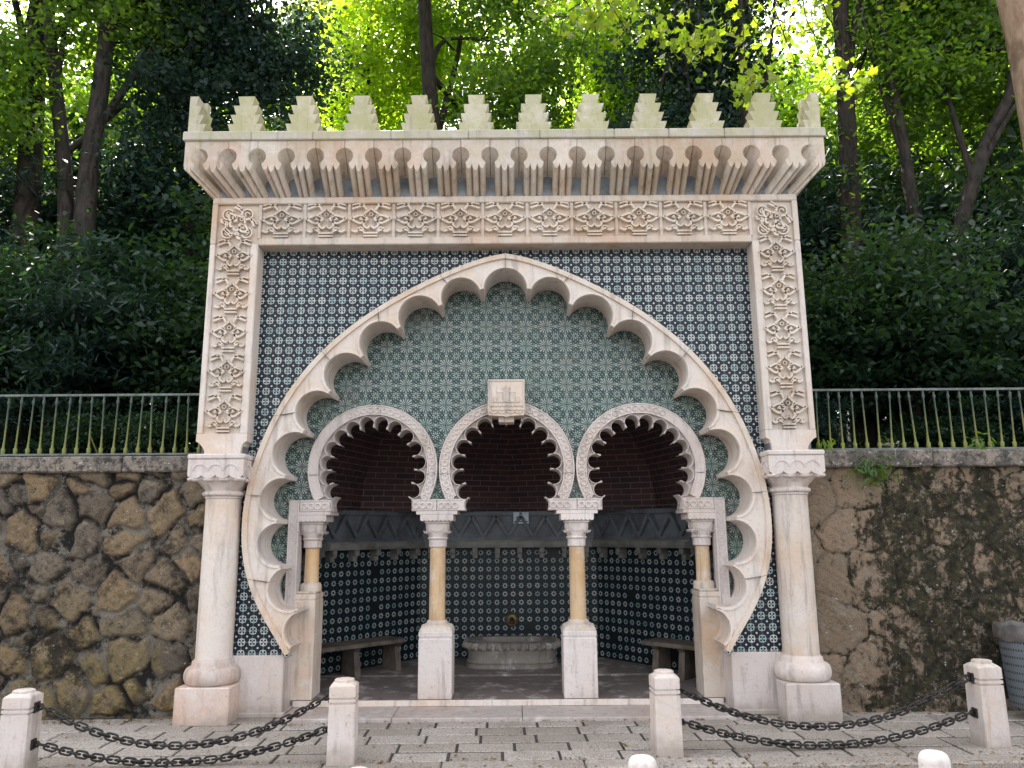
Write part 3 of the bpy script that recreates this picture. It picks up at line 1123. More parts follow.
for sgn in (-1, 1):
    for yy in (.60, 1.15, 1.70):
        o = obj('merlon', ME, None, CO)
        o.location = (sgn * 2.965, yy, 5.342)
        o.rotation_euler = (0, 0, PI / 2)
    bm = bmesh.new()
    extrude(bm, [[(x * sgn * -1 + sgn * 3.03, z) for x, z in merlon_outline(half=True)]], -.19, -.07)
    bm2 = bmesh.new()
    ol = merlon_outline(half=True)
    extrude(bm2, [[(x - .068, z) for x, z in ol]], -.061, .061)
    me2 = bpy.data.meshes.new('tmp'); bm2.to_mesh(me2); bm2.free()
    k0 = len(bm.verts)
    bm.from_mesh(me2)
    bm.verts.ensure_lookup_table()
    for v in bm.verts[k0:]:
        x, y_ = v.co.x, v.co.y
        v.co.x, v.co.y = sgn * 2.968 + y_, x
    o = obj('merlon', bm, M['marble_merlon'], CO)
    o.location = (0, 0, 5.342)

# --- big columns ---------------------------------------------------------
def sq_scallop(bm, cx, cy, hw, z0, z1, n, dep):
    """square block whose lower rim hangs in n rounded scallops on each side"""
    for k in range(4):
        Mx = Matrix.Translation((cx, cy, 0)) @ Matrix.Rotation(k * PI / 2, 4, 'Z')
        pts = [(-hw, z1), (-hw, z0)]
        wv = 2 * hw / n
        for i in range(n):
            a = -hw + i * wv
            for j in range(1, 9):
                pts.append((a + wv * j / 8, z0 - dep * math.sin(PI * j / 8) ** .7))
        pts += [(hw, z1)]
        tmp = bmesh.new()
        extrude(tmp, [pts], -hw, -hw + .03)
        for v in tmp.verts:
            if v.co.y < -hw + .01: continue
            v.co.x *= (hw - .03) / hw
        for v in tmp.verts: v.co = Mx @ v.co
        me_ = bpy.data.meshes.new('t'); tmp.to_mesh(me_); tmp.free()
        bm.from_mesh(me_)
        bpy.data.meshes.remove(me_)

def big_column():
    t = bpy.data.objects.new('column', None)
    COL.objects.link(t); t.parent = F
    bm = bmesh.new()
    box(bm, -.232, .232, -.232, .232, -.01, .300, .010)
    obj('plinth', bm, M['marble_pink'], t)
    bm = bmesh.new()
    prof = [(.19, .298)] + [(.198 + .042 * math.cos(a), .372 + .072 * math.sin(a)) for a in np.linspace(-1.35, 1.35, 12)] + [(.190, .446), (.186, .452), (.180, .462), (.178, .488), (.170, .494), (.163, .500), (.160, .508)]
    lathe(bm, prof, 0, 0, 48)
    obj('base', bm, M['marble_pink'], t, 50)
    bm = bmesh.new()
    lathe(bm, [(.155, .505), (.156, .9), (.156, 1.4), (.154, 1.885)], 0, 0, 48)
    obj('shaft', bm, M['marble'], t, 50)
    bm = bmesh.new()
    lathe(bm, [(.156, 1.884), (.164, 1.892), (.164, 1.902), (.160, 1.908)] + [(.166 + .022 * math.cos(a), 1.930 + .022 * math.sin(a)) for a in np.linspace(-1.5, 1.5, 8)] + [(.166, 1.955)], 0, 0, 48)
    rings = []
    for i in range(9):
        q = i / 8
        rings.append(superring(.160 + .062 * q ** 1.8, 2 + 6 * q ** 1.3, 1.952 + q * .098, 0, 0, 48))
    loft(bm, rings)
    for k in range(4):
        for i in range(4):
            x = -.205 + i * .137
            Mx = Matrix.Rotation(k * PI / 2, 4, 'Z') @ Matrix.Translation((x, -.215, 2.052)) @ Matrix.Diagonal((.056, .032, .022, 1))
            bmesh.ops.create_uvsphere(bm, u_segments=12, v_segments=8, radius=1.0, matrix=Mx)
    box(bm, -.222, .222, -.222, .222, 2.05, 2.235, 0)
    sq_scallop(bm, 0, 0, .248, 2.088, 2.226, 4, .030)
    for k in range(4):
        Mx = Matrix.Rotation(k * PI / 2, 4, 'Z')
        for x in (-.135, 0, .135):
            ribbon(bm, circ(x, 2.115, .066, 14, PI * .05, PI * .95, False), -.005, .005, -.255, -.24, .002, False, Mx)
    box(bm, -.256, .256, -.256, .256, 2.228, 2.276, .012)
    obj('capital', bm, M['marble_lilac'], t, 40)
    return t
c1 = big_column()
c1.location = (-2.578, .125, 0)
c2 = copy_tree(c1, F)
c2.location = (2.578, .125, 0)
for ch in c2.children:
    if ch.name.startswith(('plinth', 'base')):
        ch.data = ch.data.copy()
        ch.data.materials[0] = M['marble_lilac']

# --- arcade ---------------------------------------------------------------
def small_capital(t):
    bm = bmesh.new()
    lathe(bm, [(.076, 1.435), (.086, 1.442), (.086, 1.505), (.094, 1.510), (.100, 1.520), (.094, 1.532), (.088, 1.536)], 0, 0, 28)
    rings = [superring(.088 + .016 * min(1, q * 1.6) , 2 + 8 * q, 1.535 + q * .125, 0, 0, 32) for q in (0, .2, .4, .6, .8, 1.0)]
    loft(bm, rings)
    for k in range(4):
        Mx = Matrix.Rotation(k * PI / 2, 4, 'Z')
        ribbon(bm, circ(0, 1.66, .075, 12, PI, 2 * PI, False), -.006, .006, -.109, -.09, .003, False, Mx)
        for s2 in (-1, 1): ribbon(bm, circ(s2 * .095, 1.60, .035, 8, PI * 1.1, PI * 1.9, False), -.005, .005, -.107, -.09, .003, False, Mx)
    box(bm, -.118, .118, -.118, .118, 1.66, 1.685, .004)
    box(bm, -.135, .135, -.135, .135, 1.680, 1.742, 0)
    sq_scallop(bm, 0, 0, .156, 1.694, 1.742, 8, .012)
    box(bm, -.196, .196, -.156, .20, 1.742, 1.776, .004)
    obj('capital', bm, M['marble_lilac'], t, 40)

def arcade_column(cx, full=True, sgn=1):
    t = bpy.data.objects.new('arcade_column', None)
    COL.objects.link(t); t.parent = F
    t.location = (cx, .60, 0)
    zp = .62 if full else .965
    bm = bmesh.new()
    if full: x0, x1 = -.155, .155
    else: x0, x1 = (-.12, .085) if sgn < 0 else (-.085, .12)
    box(bm, x0, x1, -.158, .16, .083, zp - .008, .006)
    box(bm, x0 + .006, x1 - .006, -.152, .154, zp - .01, zp + .01, 0)
    box(bm, x0, x1, -.158, .16, zp + .006, zp + .052, .005)
    obj('pedestal', bm, M['marble_lilac'] if full else M['marble_warm'], t)
    bm = bmesh.new()
    # block that turns from square to round with four corner spurs
    sx = (x1 - x0) / 2
    cxx = (x0 + x1) / 2 if not full else 0
    if full:
        oct_ = lambda hw, c, z: [(cxx + a, b, z) for a, b in ((-hw + c, -hw), (hw - c, -hw), (hw, -hw + c), (hw, hw - c), (hw - c, hw), (-hw + c, hw), (-hw, hw - c), (-hw, -hw + c))]
        loft(bm, [oct_(.154, .004, zp + .050), oct_(.150, .045, zp + .075), oct_(.122, .070, zp + .105), oct_(.092, .050, zp + .122)])
        for a in range(4):
            Mx = Matrix.Rotation(a * PI / 2 + PI / 4, 4, 'Z') @ Matrix.Translation((.155, 0, zp + .056)) @ Matrix.Diagonal((.052, .030, .046, 1))
            bmesh.ops.create_uvsphere(bm, u_segments=10, v_segments=8, radius=1.0, matrix=Mx)
            Mx = Matrix.Rotation(a * PI / 2, 4, 'Z') @ Matrix.Translation((0, -.128, zp + .062)) @ Matrix.Diagonal((.055, .026, .046, 1))
            bmesh.ops.create_uvsphere(bm, u_segments=10, v_segments=8, radius=1.0, matrix=Mx)
    else:
        box(bm, x0 + .01, x1 - .01, -.13, .13, zp + .05, zp + .075, .01)
    lathe(bm, [(.100, zp + .07), (.100, zp + .122), (.092, zp + .138), (.083, zp + .146)], 0, 0, 28)
    obj('spurred_base', bm, M['marble_warm'], t, 45)
    bm = bmesh.new()
    q = 1.0 if full else .9
    lathe(bm, [(.077 * q, zp + .14), (.076 * q, 1.1), (.073 * q, 1.438)], 0, 0, 28)
    obj('shaft', bm, M['shaft_stone'], t, 50)
    small_capital(t)
    return t
arcade_column(-.667)
arcade_column(.667)
arcade_column(-1.872, False, -1)
arcade_column(1.872, False, 1)

NL = 14
def horseshoe(cx, Rr, bl, br, frame):
    """cx centre, Rr outer radius, bl/br where the base ends left and right; frame: -1/0/1 side of the square frame strip"""
    k = Rr / .622
    zc = 2.18
    jam = .378 * k
    a_lo, a_hi = R(-38), R(218)
    da = (a_hi - a_lo) / NL
    rc, rl, rcu = .442 * k, .0665 * k, .398 * k
    inner, rims = [], []
    rce = rcu + .042
    hl = arc((-jam, 1.80), (rce * math.cos(a_hi), 2.18 + rce * math.sin(a_hi)), .022, 8)
    inner += [(-jam, 1.776)] + hl[:-1]
    pt = lambda r, a: (r * math.cos(a), zc + r * math.sin(a))
    inner += [pt(rce, a_hi)]
    for i in range(NL):
        a = a_hi - (i + .5) * da
        c = pt(rc, a)
        q = circ(c[0], c[1], rl, 14, a + R(102), a - R(102), False)
        ra, rb_ = (rce if i == 0 else rcu), (rce if i == NL - 1 else rcu)
        rims.append([pt(ra, a + da / 2)] + q + [pt(rb_, a - da / 2)])
        inner += q + [pt(rb_, a - da / 2)]
    rims += [hl, [(-x, z) for x, z in hl][::-1]]
    inner += [(-x, z) for x, z in hl[:-1]][::-1] + [(jam, 1.776)]
    dz = 1.884 - zc
    a0 = math.asin(dz / Rr)
    outer = circ(0, zc, Rr, 60, a0, PI - a0, False)
    o2 = [(br, 1.776), (br, 1.884)] + outer + [(bl, 1.884), (bl, 1.776)]
    loop = [(x + cx, z) for x, z in inner + o2]
    bm = bmesh.new()
    extrude(bm, [loop], .486, .685)
    A = obj('horseshoe_arch', bm, M['marble_lilac'], F, 35)
    sh = lambda pts: [(x + cx, z) for x, z in pts]
    bm = bmesh.new()
    for q in rims: ribbon(bm, sh(q), -.0005, .010, .444, .49, .003)
    full = circ(0, zc, Rr, 64, a0 - .02, PI - a0 + .02, False)
    ribbon(bm, sh(full), 0, .102 * k, .444, .50, .004)
    ribbon(bm, sh(full), -.002, .016, .434, .46, .004)
    ribbon(bm, sh(full), .086 * k, .102 * k, .434, .46, .004)
    # inner edge carried down to the springing
    for s2 in (-1, 1):
        ribbon(bm, sh([(s2 * jam, 1.778), (s2 * jam, 1.92)] if s2 > 0 else [(s2 * jam, 1.92), (s2 * jam, 1.778)]), 0.0, .018, .440, .47, .003) if False else None
    b0, b1 = bl + cx, br + cx
    for xa, xb in ((b0, cx - jam - .002), (cx + jam + .002, b1)):
        box(bm, xa + .001, xb - .001, .444, .48, 1.778, 1.886, .004)
        ribbon(bm, [(xa + .002, 1.882), (xb - .03, 1.882)] if xa == b0 else [(xa + .03, 1.882), (xb - .002, 1.882)], -.012, .002, .436, .46, .003)
    obj('arch_moulding', bm, M['marble_lilac'], A, 35)
    # loop chain carved along the band
    bm = bmesh.new()
    rm = Rr - .051 * k
    n = int(rm * (PI - 2 * a0) / .066)
    for i in range(n + 1):
        a = a0 + (PI - 2 * a0) * i / n
        if frame == -1 and a > R(120): continue
        if frame == 1 and a < R(60): continue
        ribbon(bm, sh(circ(rm * math.cos(a), zc + rm * math.sin(a), .026, 8)), -.007, .007, .4325, .447, .003, True)
    obj('loop_carving', bm, M['marble_lilac'], A, 35)
    for xa, xb in ((b0, cx - jam - .002), (cx + jam + .002, b1)):
        bm = bmesh.new()
        nn_ = max(1, int((xb - xa - .03) / .066))
        for i in range(nn_):
            ribbon(bm, circ(xa + .04 + i * .066, 1.828, .027, 8), -.008, .008, .430, .447, .003, True)
        obj('loop_carving', bm, M['marble_lilac'], A, 35)
    for s2 in (-1, 1):
        bm = bmesh.new()
        ribbon(bm, [(cx + s2 * (Rr - .105 * k), 2.125), (cx + s2 * (Rr - .006), 2.125)], -.002, .002, .4332, .46, .0004)
        obj('joint_line', bm, M['joint'], A)
horseshoe(-1.288, .622, -1.970 + 1.288, .619, -1)
horseshoe(0.0, .652, -.667, .667, 0)
horseshoe(1.288, .622, -.619, 1.970 - 1.288, 1)
for sgn in (-1, 1):
    bm = bmesh.new()
    x0, x1 = sorted((sgn * 2.072, sgn * 1.972))
    box(bm, x0, x1, .442, .60, .90, 1.884, .004)
    for xx in (x0 + .008, x1 - .008): box(bm, xx - .008, xx + .008, .434, .45, .90, 1.8835, .003)
    box(bm, x0 + .004, x1 - .004, .434, .45, 1.868, 1.8845, .003)
    for i in range(13):
        ribbon(bm, circ((x0 + x1) / 2, 1.03 + i * .066, .026, 8), -.006, .006, .4365, .445, .002, True)
    obj('frame_strip', bm, M['marble_lilac'], F, 35)

# keystone with a carved tower shield
bm = bmesh.new()
ks = [(-.178, 2.70), (-.178, 3.02), (.178, 3.02), (.178, 2.70), (.165, 2.672), (.03, 2.664), (0, 2.655), (-.03, 2.664), (-.165, 2.672)]
extrude(bm, [ks], .32, .60)
box(bm, -.075, .075, .40, .58, 2.615, 2.672, .006)
KS = obj('keystone', bm, M['marble'], F)
bm = bmesh.new()
ribbon(bm, [(-.168, 2.70), (-.168, 3.01), (.168, 3.01), (.168, 2.70)], -.010, .008, .312, .33, .003)
box(bm, -.028, .028, .308, .33, 2.80, 2.955, .004)
box(bm, -.036, .036, .306, .33, 2.925, 2.94, .003)
for s2 in (-1, 1):
    x0, x1 = sorted((s2 * .035, s2 * .085))
    box(bm, x0, x1, .312, .33, 2.80, 2.892, .004)
    box(bm, x0 - .004, x1 + .004, .309, .33, 2.885, 2.90, .003)
    x0, x1 = sorted((s2 * .092, s2 * .13))
    box(bm, x0, x1, .314, .33, 2.80, 2.855, .004)
ribbon(bm, [(-.13, 2.798), (.13, 2.798)], -.005, .005, .308, .33, .002)
for i in range(16):
    x = -.14 + (i % 8) * .04
    z = 2.765 if i < 8 else 2.725
    Mx = Matrix.Translation((x + (.02 if i >= 8 else 0), .322, z)) @ Matrix.Diagonal((.024, .014, .018, 1))
    bmesh.ops.create_uvsphere(bm, u_segments=8, v_segments=6, radius=1.0, matrix=Mx)
ribbon(bm, [(-.16, 2.705), (-.12, 2.688), (-.08, 2.705), (-.04, 2.688), (0, 2.705), (.04, 2.688), (.08, 2.705), (.12, 2.688), (.16, 2.705)], -.006, .006, .310, .33, .002)
obj('tower_relief', bm, M['marble'], KS, 40)

# --- niche ---------------------------------------------------------------
PLAN = [Vector(p) for p in ((-2.06, .58), (-2.06, 1.50), (-1.08, 2.70), (1.08, 2.70), (2.06, 1.50), (2.06, .58))]
def uv_quads(name, quads, mat, parent, both=False):
    me = bpy.data.meshes.new(name)
    V, Fc, U = [], [], []
    for q, uv in quads:
        k = len(V)
        V += q; U += uv
        Fc.append(list(range(k, k + len(q))))
    me.from_pydata([tuple(v) for v in V], [], Fc)
    l = me.uv_layers.new(name='UVMap')
    for i, lp in enumerate(me.loops): l.data[i].uv = U[lp.vertex_index]
    me.materials.append(mat)
    return obj(name, me, None, parent)
quads = []
acc = 0
for A, B in zip(PLAN, PLAN[1:]):
    L = (B - A).length
    off = 0
    quads.append(([(A.x, A.y, .08), (B.x, B.y, .08), (B.x, B.y, 1.45), (A.x, A.y, 1.45)],
                  [(acc, .08), (acc + L, .08), (acc + L, 1.45), (acc, 1.45)]))
    acc = math.ceil((acc + L) / .0985) * .0985
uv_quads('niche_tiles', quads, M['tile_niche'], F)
def seg_matrix(A, B):
    d = (B - A).normalized()
    return Matrix(((d.x, -d.y, 0, A.x), (d.y, d.x, 0, A.y), (0, 0, 1, 0), (0, 0, 0, 1)))
bmS, bmL, bmB, bmK = bmesh.new(), bmesh.new(), bmesh.new(), bmesh.new()
BR = None
def offset_plan(d):
    c = Vector((0, .9))
    out = []
    n = len(PLAN)
    for i in range(n):
        ns = []
        if i > 0: e = (PLAN[i] - PLAN[i - 1]).normalized(); ns.append(Vector((e.y, -e.x)))
        if i < n - 1: e = (PLAN[i + 1] - PLAN[i]).normalized(); ns.append(Vector((e.y, -e.x)))
        v = sum(ns, Vector((0, 0))).normalized()
        k = 1 / max(.3, v.dot(ns[0]))
        out.append(PLAN[i] + v * d * k)
    return out
def plan_band(bm, d0, d1, z0, z1, d2=None):
    """moulding along the niche between offsets d0 (wall) and d1 (inner edge)"""
    a, b = offset_plan(d0), offset_plan(d1)
    c = offset_plan(d2) if d2 is not None else b
    rows = []
    for i in range(len(a)):
        rows.append([bm.verts.new((*a[i], z0)), bm.verts.new((*b[i], z0)), bm.verts.new((*c[i], z1)), bm.verts.new((*a[i], z1))])
    for r0, r1 in zip(rows, rows[1:]):
        for j in range(4):
            bm.faces.new((r0[j], r0[(j + 1) % 4], r1[(j + 1) % 4], r1[j]))
plan_band(bmL, -.02, .150, 1.392, 1.415)
plan_band(bmL, -.02, .165, 1.4155, 1.462)
plan_band(bmL, -.02, .125, 1.4625, 1.478)
plan_band(bmS, -.02, .110, 1.4785, 1.515, .105)
plan_band(bmS, -.02, .075, 1.5155, 1.775, .030)
plan_band(bmS, -.02, .060, 1.7755, 1.825)
LE = obj('niche_ledge', bmL, M['ledge_grey'], F, 30)
pl2 = offset_plan(.05)
for A, B in zip(pl2[1:], pl2[2:-1]):
    Mx = seg_matrix(A, B)
    L = (B - A).length
    n = max(1, round(L / .315))
    wv = L / n
    for i in range(n):
        a = i * wv
        pts = [(a + .012, 1.768), (a + wv * .5 - .008, 1.525), (a + wv - .012, 1.768)]
        ribbon(bmS, [(a, 1.77), (a + wv * .5, 1.522), (a + wv, 1.77)], -.024, .024, -.055, .02, .004, False, Mx)
obj('slate_band', bmS, M['slate'], F)
for A, B in zip(PLAN[0:], PLAN[1:]):
    Mx = seg_matrix(A, B)
    L = (B - A).length
    n = max(1, round(L / .285))
    wv = L / n
    for i in range(n):
        x = (i + .5) * wv
        bm = bmesh.new()
        box(bm, x - .031, x + .031, -.125, .01, 1.325, 1.391, .004, Mx)
        box(bm, x - .029, x + .029, -.085, .01, 1.265, 1.327, .004, Mx)
        obj('bracket', bm, M['ledge_grey'], LE)
# vault of dark brick
VB = [Vector(p) for p in ((-2.12, .62), (-1.72, 2.08), (.03, 2.84), (1.72, 2.08), (2.12, .62))]
AP = Vector((.03, .60))
quads = []
NV = 14
for A, B in zip(VB, VB[1:]):
    L = (B - A).length
    for i in range(NV):
        t0, t1 = i / NV, (i + 1) / NV
        q, uv = [], []
        for p, s0, t in ((A, -1, t0), (B, 1, t0), (B, 1, t1), (A, -1, t1)):
            k = math.cos(t * PI / 2)
            e = AP + (p - AP) * k
            q.append((e.x, e.y, 1.818 + 1.5 * math.sin(t * PI / 2)))
            uv.append((s0 * L / 2 * k + 5.0, t * 2.5 + .02))
        if t1 == 1.0: q, uv = q[:3], uv[:3]
        quads.append((q, uv))
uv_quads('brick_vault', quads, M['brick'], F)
bm = bmesh.new()
big = [(-2.3, .56), (-2.3, 2.9), (2.3, 2.9), (2.3, .56)]
tris = tessellate_polygon([[Vector((*p, 0)) for p in big], [Vector((*p, 0)) for p in VB]])
vv = [bm.verts.new((*p, 1.822)) for p in big] + [bm.verts.new((*p, 1.822)) for p in VB]
for t in tris: bm.faces.new([vv[i] for i in t])
obj('vault_shelf', bm, M['slate'], F)
# spout
bm = bmesh.new()
Mx = Matrix.Translation((.036, 2.70, .544)) @ Matrix.Rotation(PI / 2, 4, 'X')
lathe(bm, [(.086, -.01), (.086, .012), (.075, .022), (.062, .018), (.056, .030), (.036, .034)], 0, 0, 24, Mx)
tube(bm, [(.036, 2.69, .544), (.036, 2.58, .544), (.036, 2.55, .525), (.036, 2.545, .505)], [.026, .024, .024, .028], 12)
obj('spout', bm, M['brass'], F, 50)

# basin
BA = thing('wash_basin', 'long low stone basin with a rope carved rim under the brass spout', 'basin', (.036, 2.27, .10))
def oct_ring(hx, hy, z, e=4.0, n=48):
    out = []
    for i in range(n):
        t = 2 * PI * i / n
        c, s_ = math.cos(t), math.sin(t)
        k = (abs(c) ** e + abs(s_) ** e) ** (-1.0 / e)
        out.append((hx * k * c, hy * k * s_, z))
    return out
bm = bmesh.new()
loft(bm, [oct_ring(.52, .37, -.01), oct_ring(.52, .37, .028), oct_ring(.50, .35, .040), oct_ring(.512, .36, .058), oct_ring(.495, .345, .075), oct_ring(.50, .35, .15), oct_ring(.52, .365, .20), oct_ring(.40, .27, .201), oct_ring(.38, .25, .12)])
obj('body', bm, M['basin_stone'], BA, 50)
bm = bmesh.new()
n = 336
rings = []
for q, (dx, z) in enumerate(((-.035, .192), (.018, .196), (.048, .216), (.050, .240), (.020, .262), (-.045, .266), (-.14, .268), (-.145, .19))):
    ring = oct_ring(.515 + dx, .36 + dx, z, 4.0, n)
    if q in (2, 3, 4):
        rip = [(.5 + .5 * math.cos(i * PI / 4)) * .085 for i in range(n)]
        ring = [(x * (1 - r_), y_ * (1 - r_ * 1.4), zz) for (x, y_, zz), r_ in zip(ring, rip)]
    rings.append(ring)
loft(bm, rings, False)
obj('rim', bm, M['basin_stone'], BA, 50)
bm = bmesh.new()
vr = [bm.verts.new(p) for p in oct_ring(.39, .26, .13)]
bm.faces.new(vr)
wat = material('still_water', lambda p: {'Base Color': (.02, .025, .025), 'Roughness': .05, 'Specular IOR Level': .6})
obj('water', bm, wat, BA)

# benches
def bench(label, x0, y0, x1, y1, sgn):
    A, B = Vector((x0, y0)), Vector((x1, y1))
    t = thing('stone_bench', label, 'bench', (0, 0, 0), 0, 'benches in the niche')
    if sgn < 0: Mx = seg_matrix(A, B)
    else: Mx = seg_matrix(B, A)
    L = (B - A).length
    bm = bmesh.new()
    box(bm, 0, L, 0, .34, .392, .437, .006, Mx)
    obj('seat', bm, M['wood'], t)
    for x in ((.12, L * .52, L - .06) if sgn < 0 else (.14, L * .55, L - .1)):
        bm = bmesh.new()
        loopz = [(.03, .085), (.07, .35), (.03, .388), (.30, .388), (.28, .35), (.30, .085)]
        tmp = bmesh.new()
        extrude(tmp, [loopz], -.035, .035)
        for v in tmp.verts:
            a, b, c = v.co
            v.co = Mx @ Vector((x + b, a, c))
        me_ = mesh_from(tmp, 'leg', M['wood'])
        bm.free()
        obj('leg', me_, None, t)
bench('dark stone slab bench along the tiled niche wall, left of the basin', -2.0, 1.02, -1.13, 1.86, -1)
bench('dark stone slab bench along the tiled niche wall, right of the basin', 2.0, 1.0, 1.40, 1.56, 1)

# little plate on the slate band
SG = thing('sign', 'small pale blue plate with a figure pictogram on the slate band above the spout', 'sign', (.155, 2.62, 1.745))
bm = bmesh.new()
box(bm, -.095, .095, -.012, 0, -.068, .068, .002)
obj('plate', bm, M['sign_blue'], SG)
bm = bmesh.new()
box(bm, -.088, .088, -.0145, -.0115, -.052, -.040, 0)
box(bm, -.02, .014, -.0145, -.0115, .038, .062, .003)
box(bm, -.028, .020, -.0145, -.0115, -.022, .026, .004)
box(bm, .02, .045, -.0145, -.0115, -.022, -.004, .003)
box(bm, -.06, -.035, -.0145, -.0115, .0, .014, .003)
obj('pictogram', bm, M['sign_dark'], SG)
bm = bmesh.new()
box(bm, -.094, .094, -.0145, -.0115, -.067, -.056, 0)
obj('border', bm, M['sign_white'], SG)

# ------------------------------------------------------------------ bollards and chains
def bollard(label, x, y, hz, rz):
    t = thing('bollard', label, 'bollard', (x, y, 0), rz, 'square stone bollards carrying chains')
    bm = bmesh.new()
    hw = .092
    k = hz / .56
    def sq(h, z, c=.006): return [(-h + c, -h, z), (h - c, -h, z), (h, -h + c, z), (h, h - c, z), (h - c, h, z), (-h + c, h, z), (-h, h - c, z), (-h, -h + c, z)]
    z1, z2 = .408 * k, .440 * k
    loft(bm, [sq(hw + .004, -.05), sq(hw, z1 - .007), sq(hw - .012, z1 - .005), sq(hw - .012, z1 + .004), sq(hw, z1 + .006), sq(hw, z2 - .006), sq(hw - .012, z2 - .004), sq(hw - .012, z2 + .004), sq(hw, z2 + .006),
              sq(hw, .515 * k, .008), sq(hw - .006, .528 * k, .028), sq(hw - .020, .540 * k, .045), sq(hw - .024, .541 * k, .045), sq(hw - .026, .557 * k, .040), sq(hw - .034, .561 * k, .036)])
    obj('stone_post', bm, M['bollard_stone'], t, 35)
    return t
def bracket(t, s, z):
    bm = bmesh.new()
    x0, x1 = sorted((s * .090, s * .106))
    box(bm, x0, x1, -.030, .030, z - .034, z + .034, .003)
    tube(bm, [(s * .10, 0, z + .012), (s * .128, 0, z + .016), (s * .140, 0, z), (s * .128, 0, z - .016), (s * .10, 0, z - .012)], [.008] * 5, 8)
    obj('chain_plate', bm, M['iron'], t)
B1 = bollard('square white bollard at the left picture edge, chains on its inner side', -3.335, -1.335, .525, R(4))
B2 = bollard('square white bollard with two chains, in front of the left niche arch', -1.152, -1.175, .555, R(4))
B3 = bollard('square white bollard with two chains, in front of the right niche arch', 1.155, -1.015, .570, R(4))
B4 = bollard('square white bollard with rust streaks beside the grey bin', 3.592, -.845, .600, R(4))
for b, s, zs in ((B1, 1, (.41, .17)), (B2, -1, (.43, .215)), (B3, 1, (.425, .21)), (B4, -1, (.475, .225))):
    for z in zs: bracket(b, s, z)

def link_mesh():
    bm = bmesh.new()
    pts = []
    a, r = .022, .021
    for i in range(8): pts.append((a + r * math.cos(-PI / 2 + PI * i / 7), r * math.sin(-PI / 2 + PI * i / 7), 0))
    for i in range(8): pts.append((-a + r * math.cos(PI / 2 + PI * i / 7), r * math.sin(PI / 2 + PI * i / 7), 0))
    P_ = [Vector(p) for p in pts]
    n = len(P_)
    rings = []
    for i in range(n):
        t = (P_[(i + 1) % n] - P_[i - 1]).normalized()
        u = Vector((0, 0, 1)); v = t.cross(u)
        rings.append([bm.verts.new(P_[i] + (u * math.cos(2 * PI * k / 7) + v * math.sin(2 * PI * k / 7)) * .0072) for k in range(7)])
    for i in range(n):
        A_, B_ = rings[i], rings[(i + 1) % n]
        for k in range(7): bm.faces.new((A_[k], A_[(k + 1) % 7], B_[(k + 1) % 7], B_[k]))
    me_ = bpy.data.meshes.new('link'); bm.to_mesh(me_); bm.free()
    return me_
LINK = link_mesh()
def chain(label, A, Bp, zmin):
    A, Bp = Vector(A), Vector(Bp)
    # parabola sagging to zmin
    za, zb = A.z - zmin, Bp.z - zmin
    f = math.sqrt(za) / (math.sqrt(za) + math.sqrt(zb))
    def at(t):
        p = A.lerp(Bp, t)
        k = (t - f) / f if t < f else (t - f) / (1 - f)
        p.z = zmin + (za if t < f else zb) * k * k
        return p
    samp = [at(i / 400) for i in range(401)]
    acc = [0.0]
    for a, b in zip(samp, samp[1:]): acc.append(acc[-1] + (b - a).length)
    pitch = .054
    n = int(acc[-1] / pitch)
    pitch = acc[-1] / n
    bm = bmesh.new()
    j = 0
    for i in range(n):
        s_ = (i + .5) * pitch
        while acc[j + 1] < s_: j += 1
        t = (samp[j + 1] - samp[j]).normalized()
        p = samp[j].lerp(samp[j + 1], (s_ - acc[j]) / (acc[j + 1] - acc[j]))
        u = t.cross(Vector((0, 0, 1))).normalized()
        v = u.cross(t)
        a = (PI / 2 if i % 2 else 0) + random.uniform(-.25, .25) + .35
        yv = u * math.cos(a) + v * math.sin(a)
        zv = t.cross(yv)
        Mx = Matrix(((t.x, yv.x, zv.x, p.x), (t.y, yv.y, zv.y, p.y), (t.z, yv.z, zv.z, p.z), (0, 0, 0, 1)))
        k0 = len(bm.verts)
        bm.from_mesh(LINK)
        bm.verts.ensure_lookup_table()
        for q in bm.verts[k0:]: q.co = Mx @ q.co
    o = obj('chain', bm, M['iron'], None, 60)
    tag(o, label, 'chain', 'iron chains between the bollards')
chain('upper black iron chain sagging between the two bollards on the left', (-3.20, -1.325, .41), (-1.285, -1.185, .43), .135)
chain('lower black iron chain nearly touching the paving between the bollards on the left', (-3.20, -1.325, .17), (-1.285, -1.185, .215), .028)
chain('upper black iron chain sagging between the two bollards on the right', (1.29, -1.005, .425), (3.46, -.855, .475), .155)
chain('lower black iron chain nearly touching the paving between the bollards on the right', (1.29, -1.005, .21), (3.46, -.855, .225), .026)

bm = bmesh.new()
lathe(bm, [(.066, -.12), (.066, .50)] + [(.066 * math.cos(a) ** .5 if math.cos(a) > 0 else 0.001, .50 + .045 * math.sin(a)) for a in np.linspace(.15, 1.5, 9)], 0, 0, 28)
STUB = mesh_from(bm, 'stone_post', M['bollard_stone'], 50)
for (x, top), lab in zip(((-.656, .536), (.637, .580), (1.964, .592)),
                         ('round topped white stone post at the street edge, nearest the left niche bollard',
                          'round topped white stone post at the street edge, nearest the right niche bollard',
                          'round topped white stone post at the street edge below the right hand chains')):
    o = obj('stone_post', STUB, None)
    o.location = (x, -3.2, top - .558)
    tag(o, lab, 'post', 'round topped street posts')

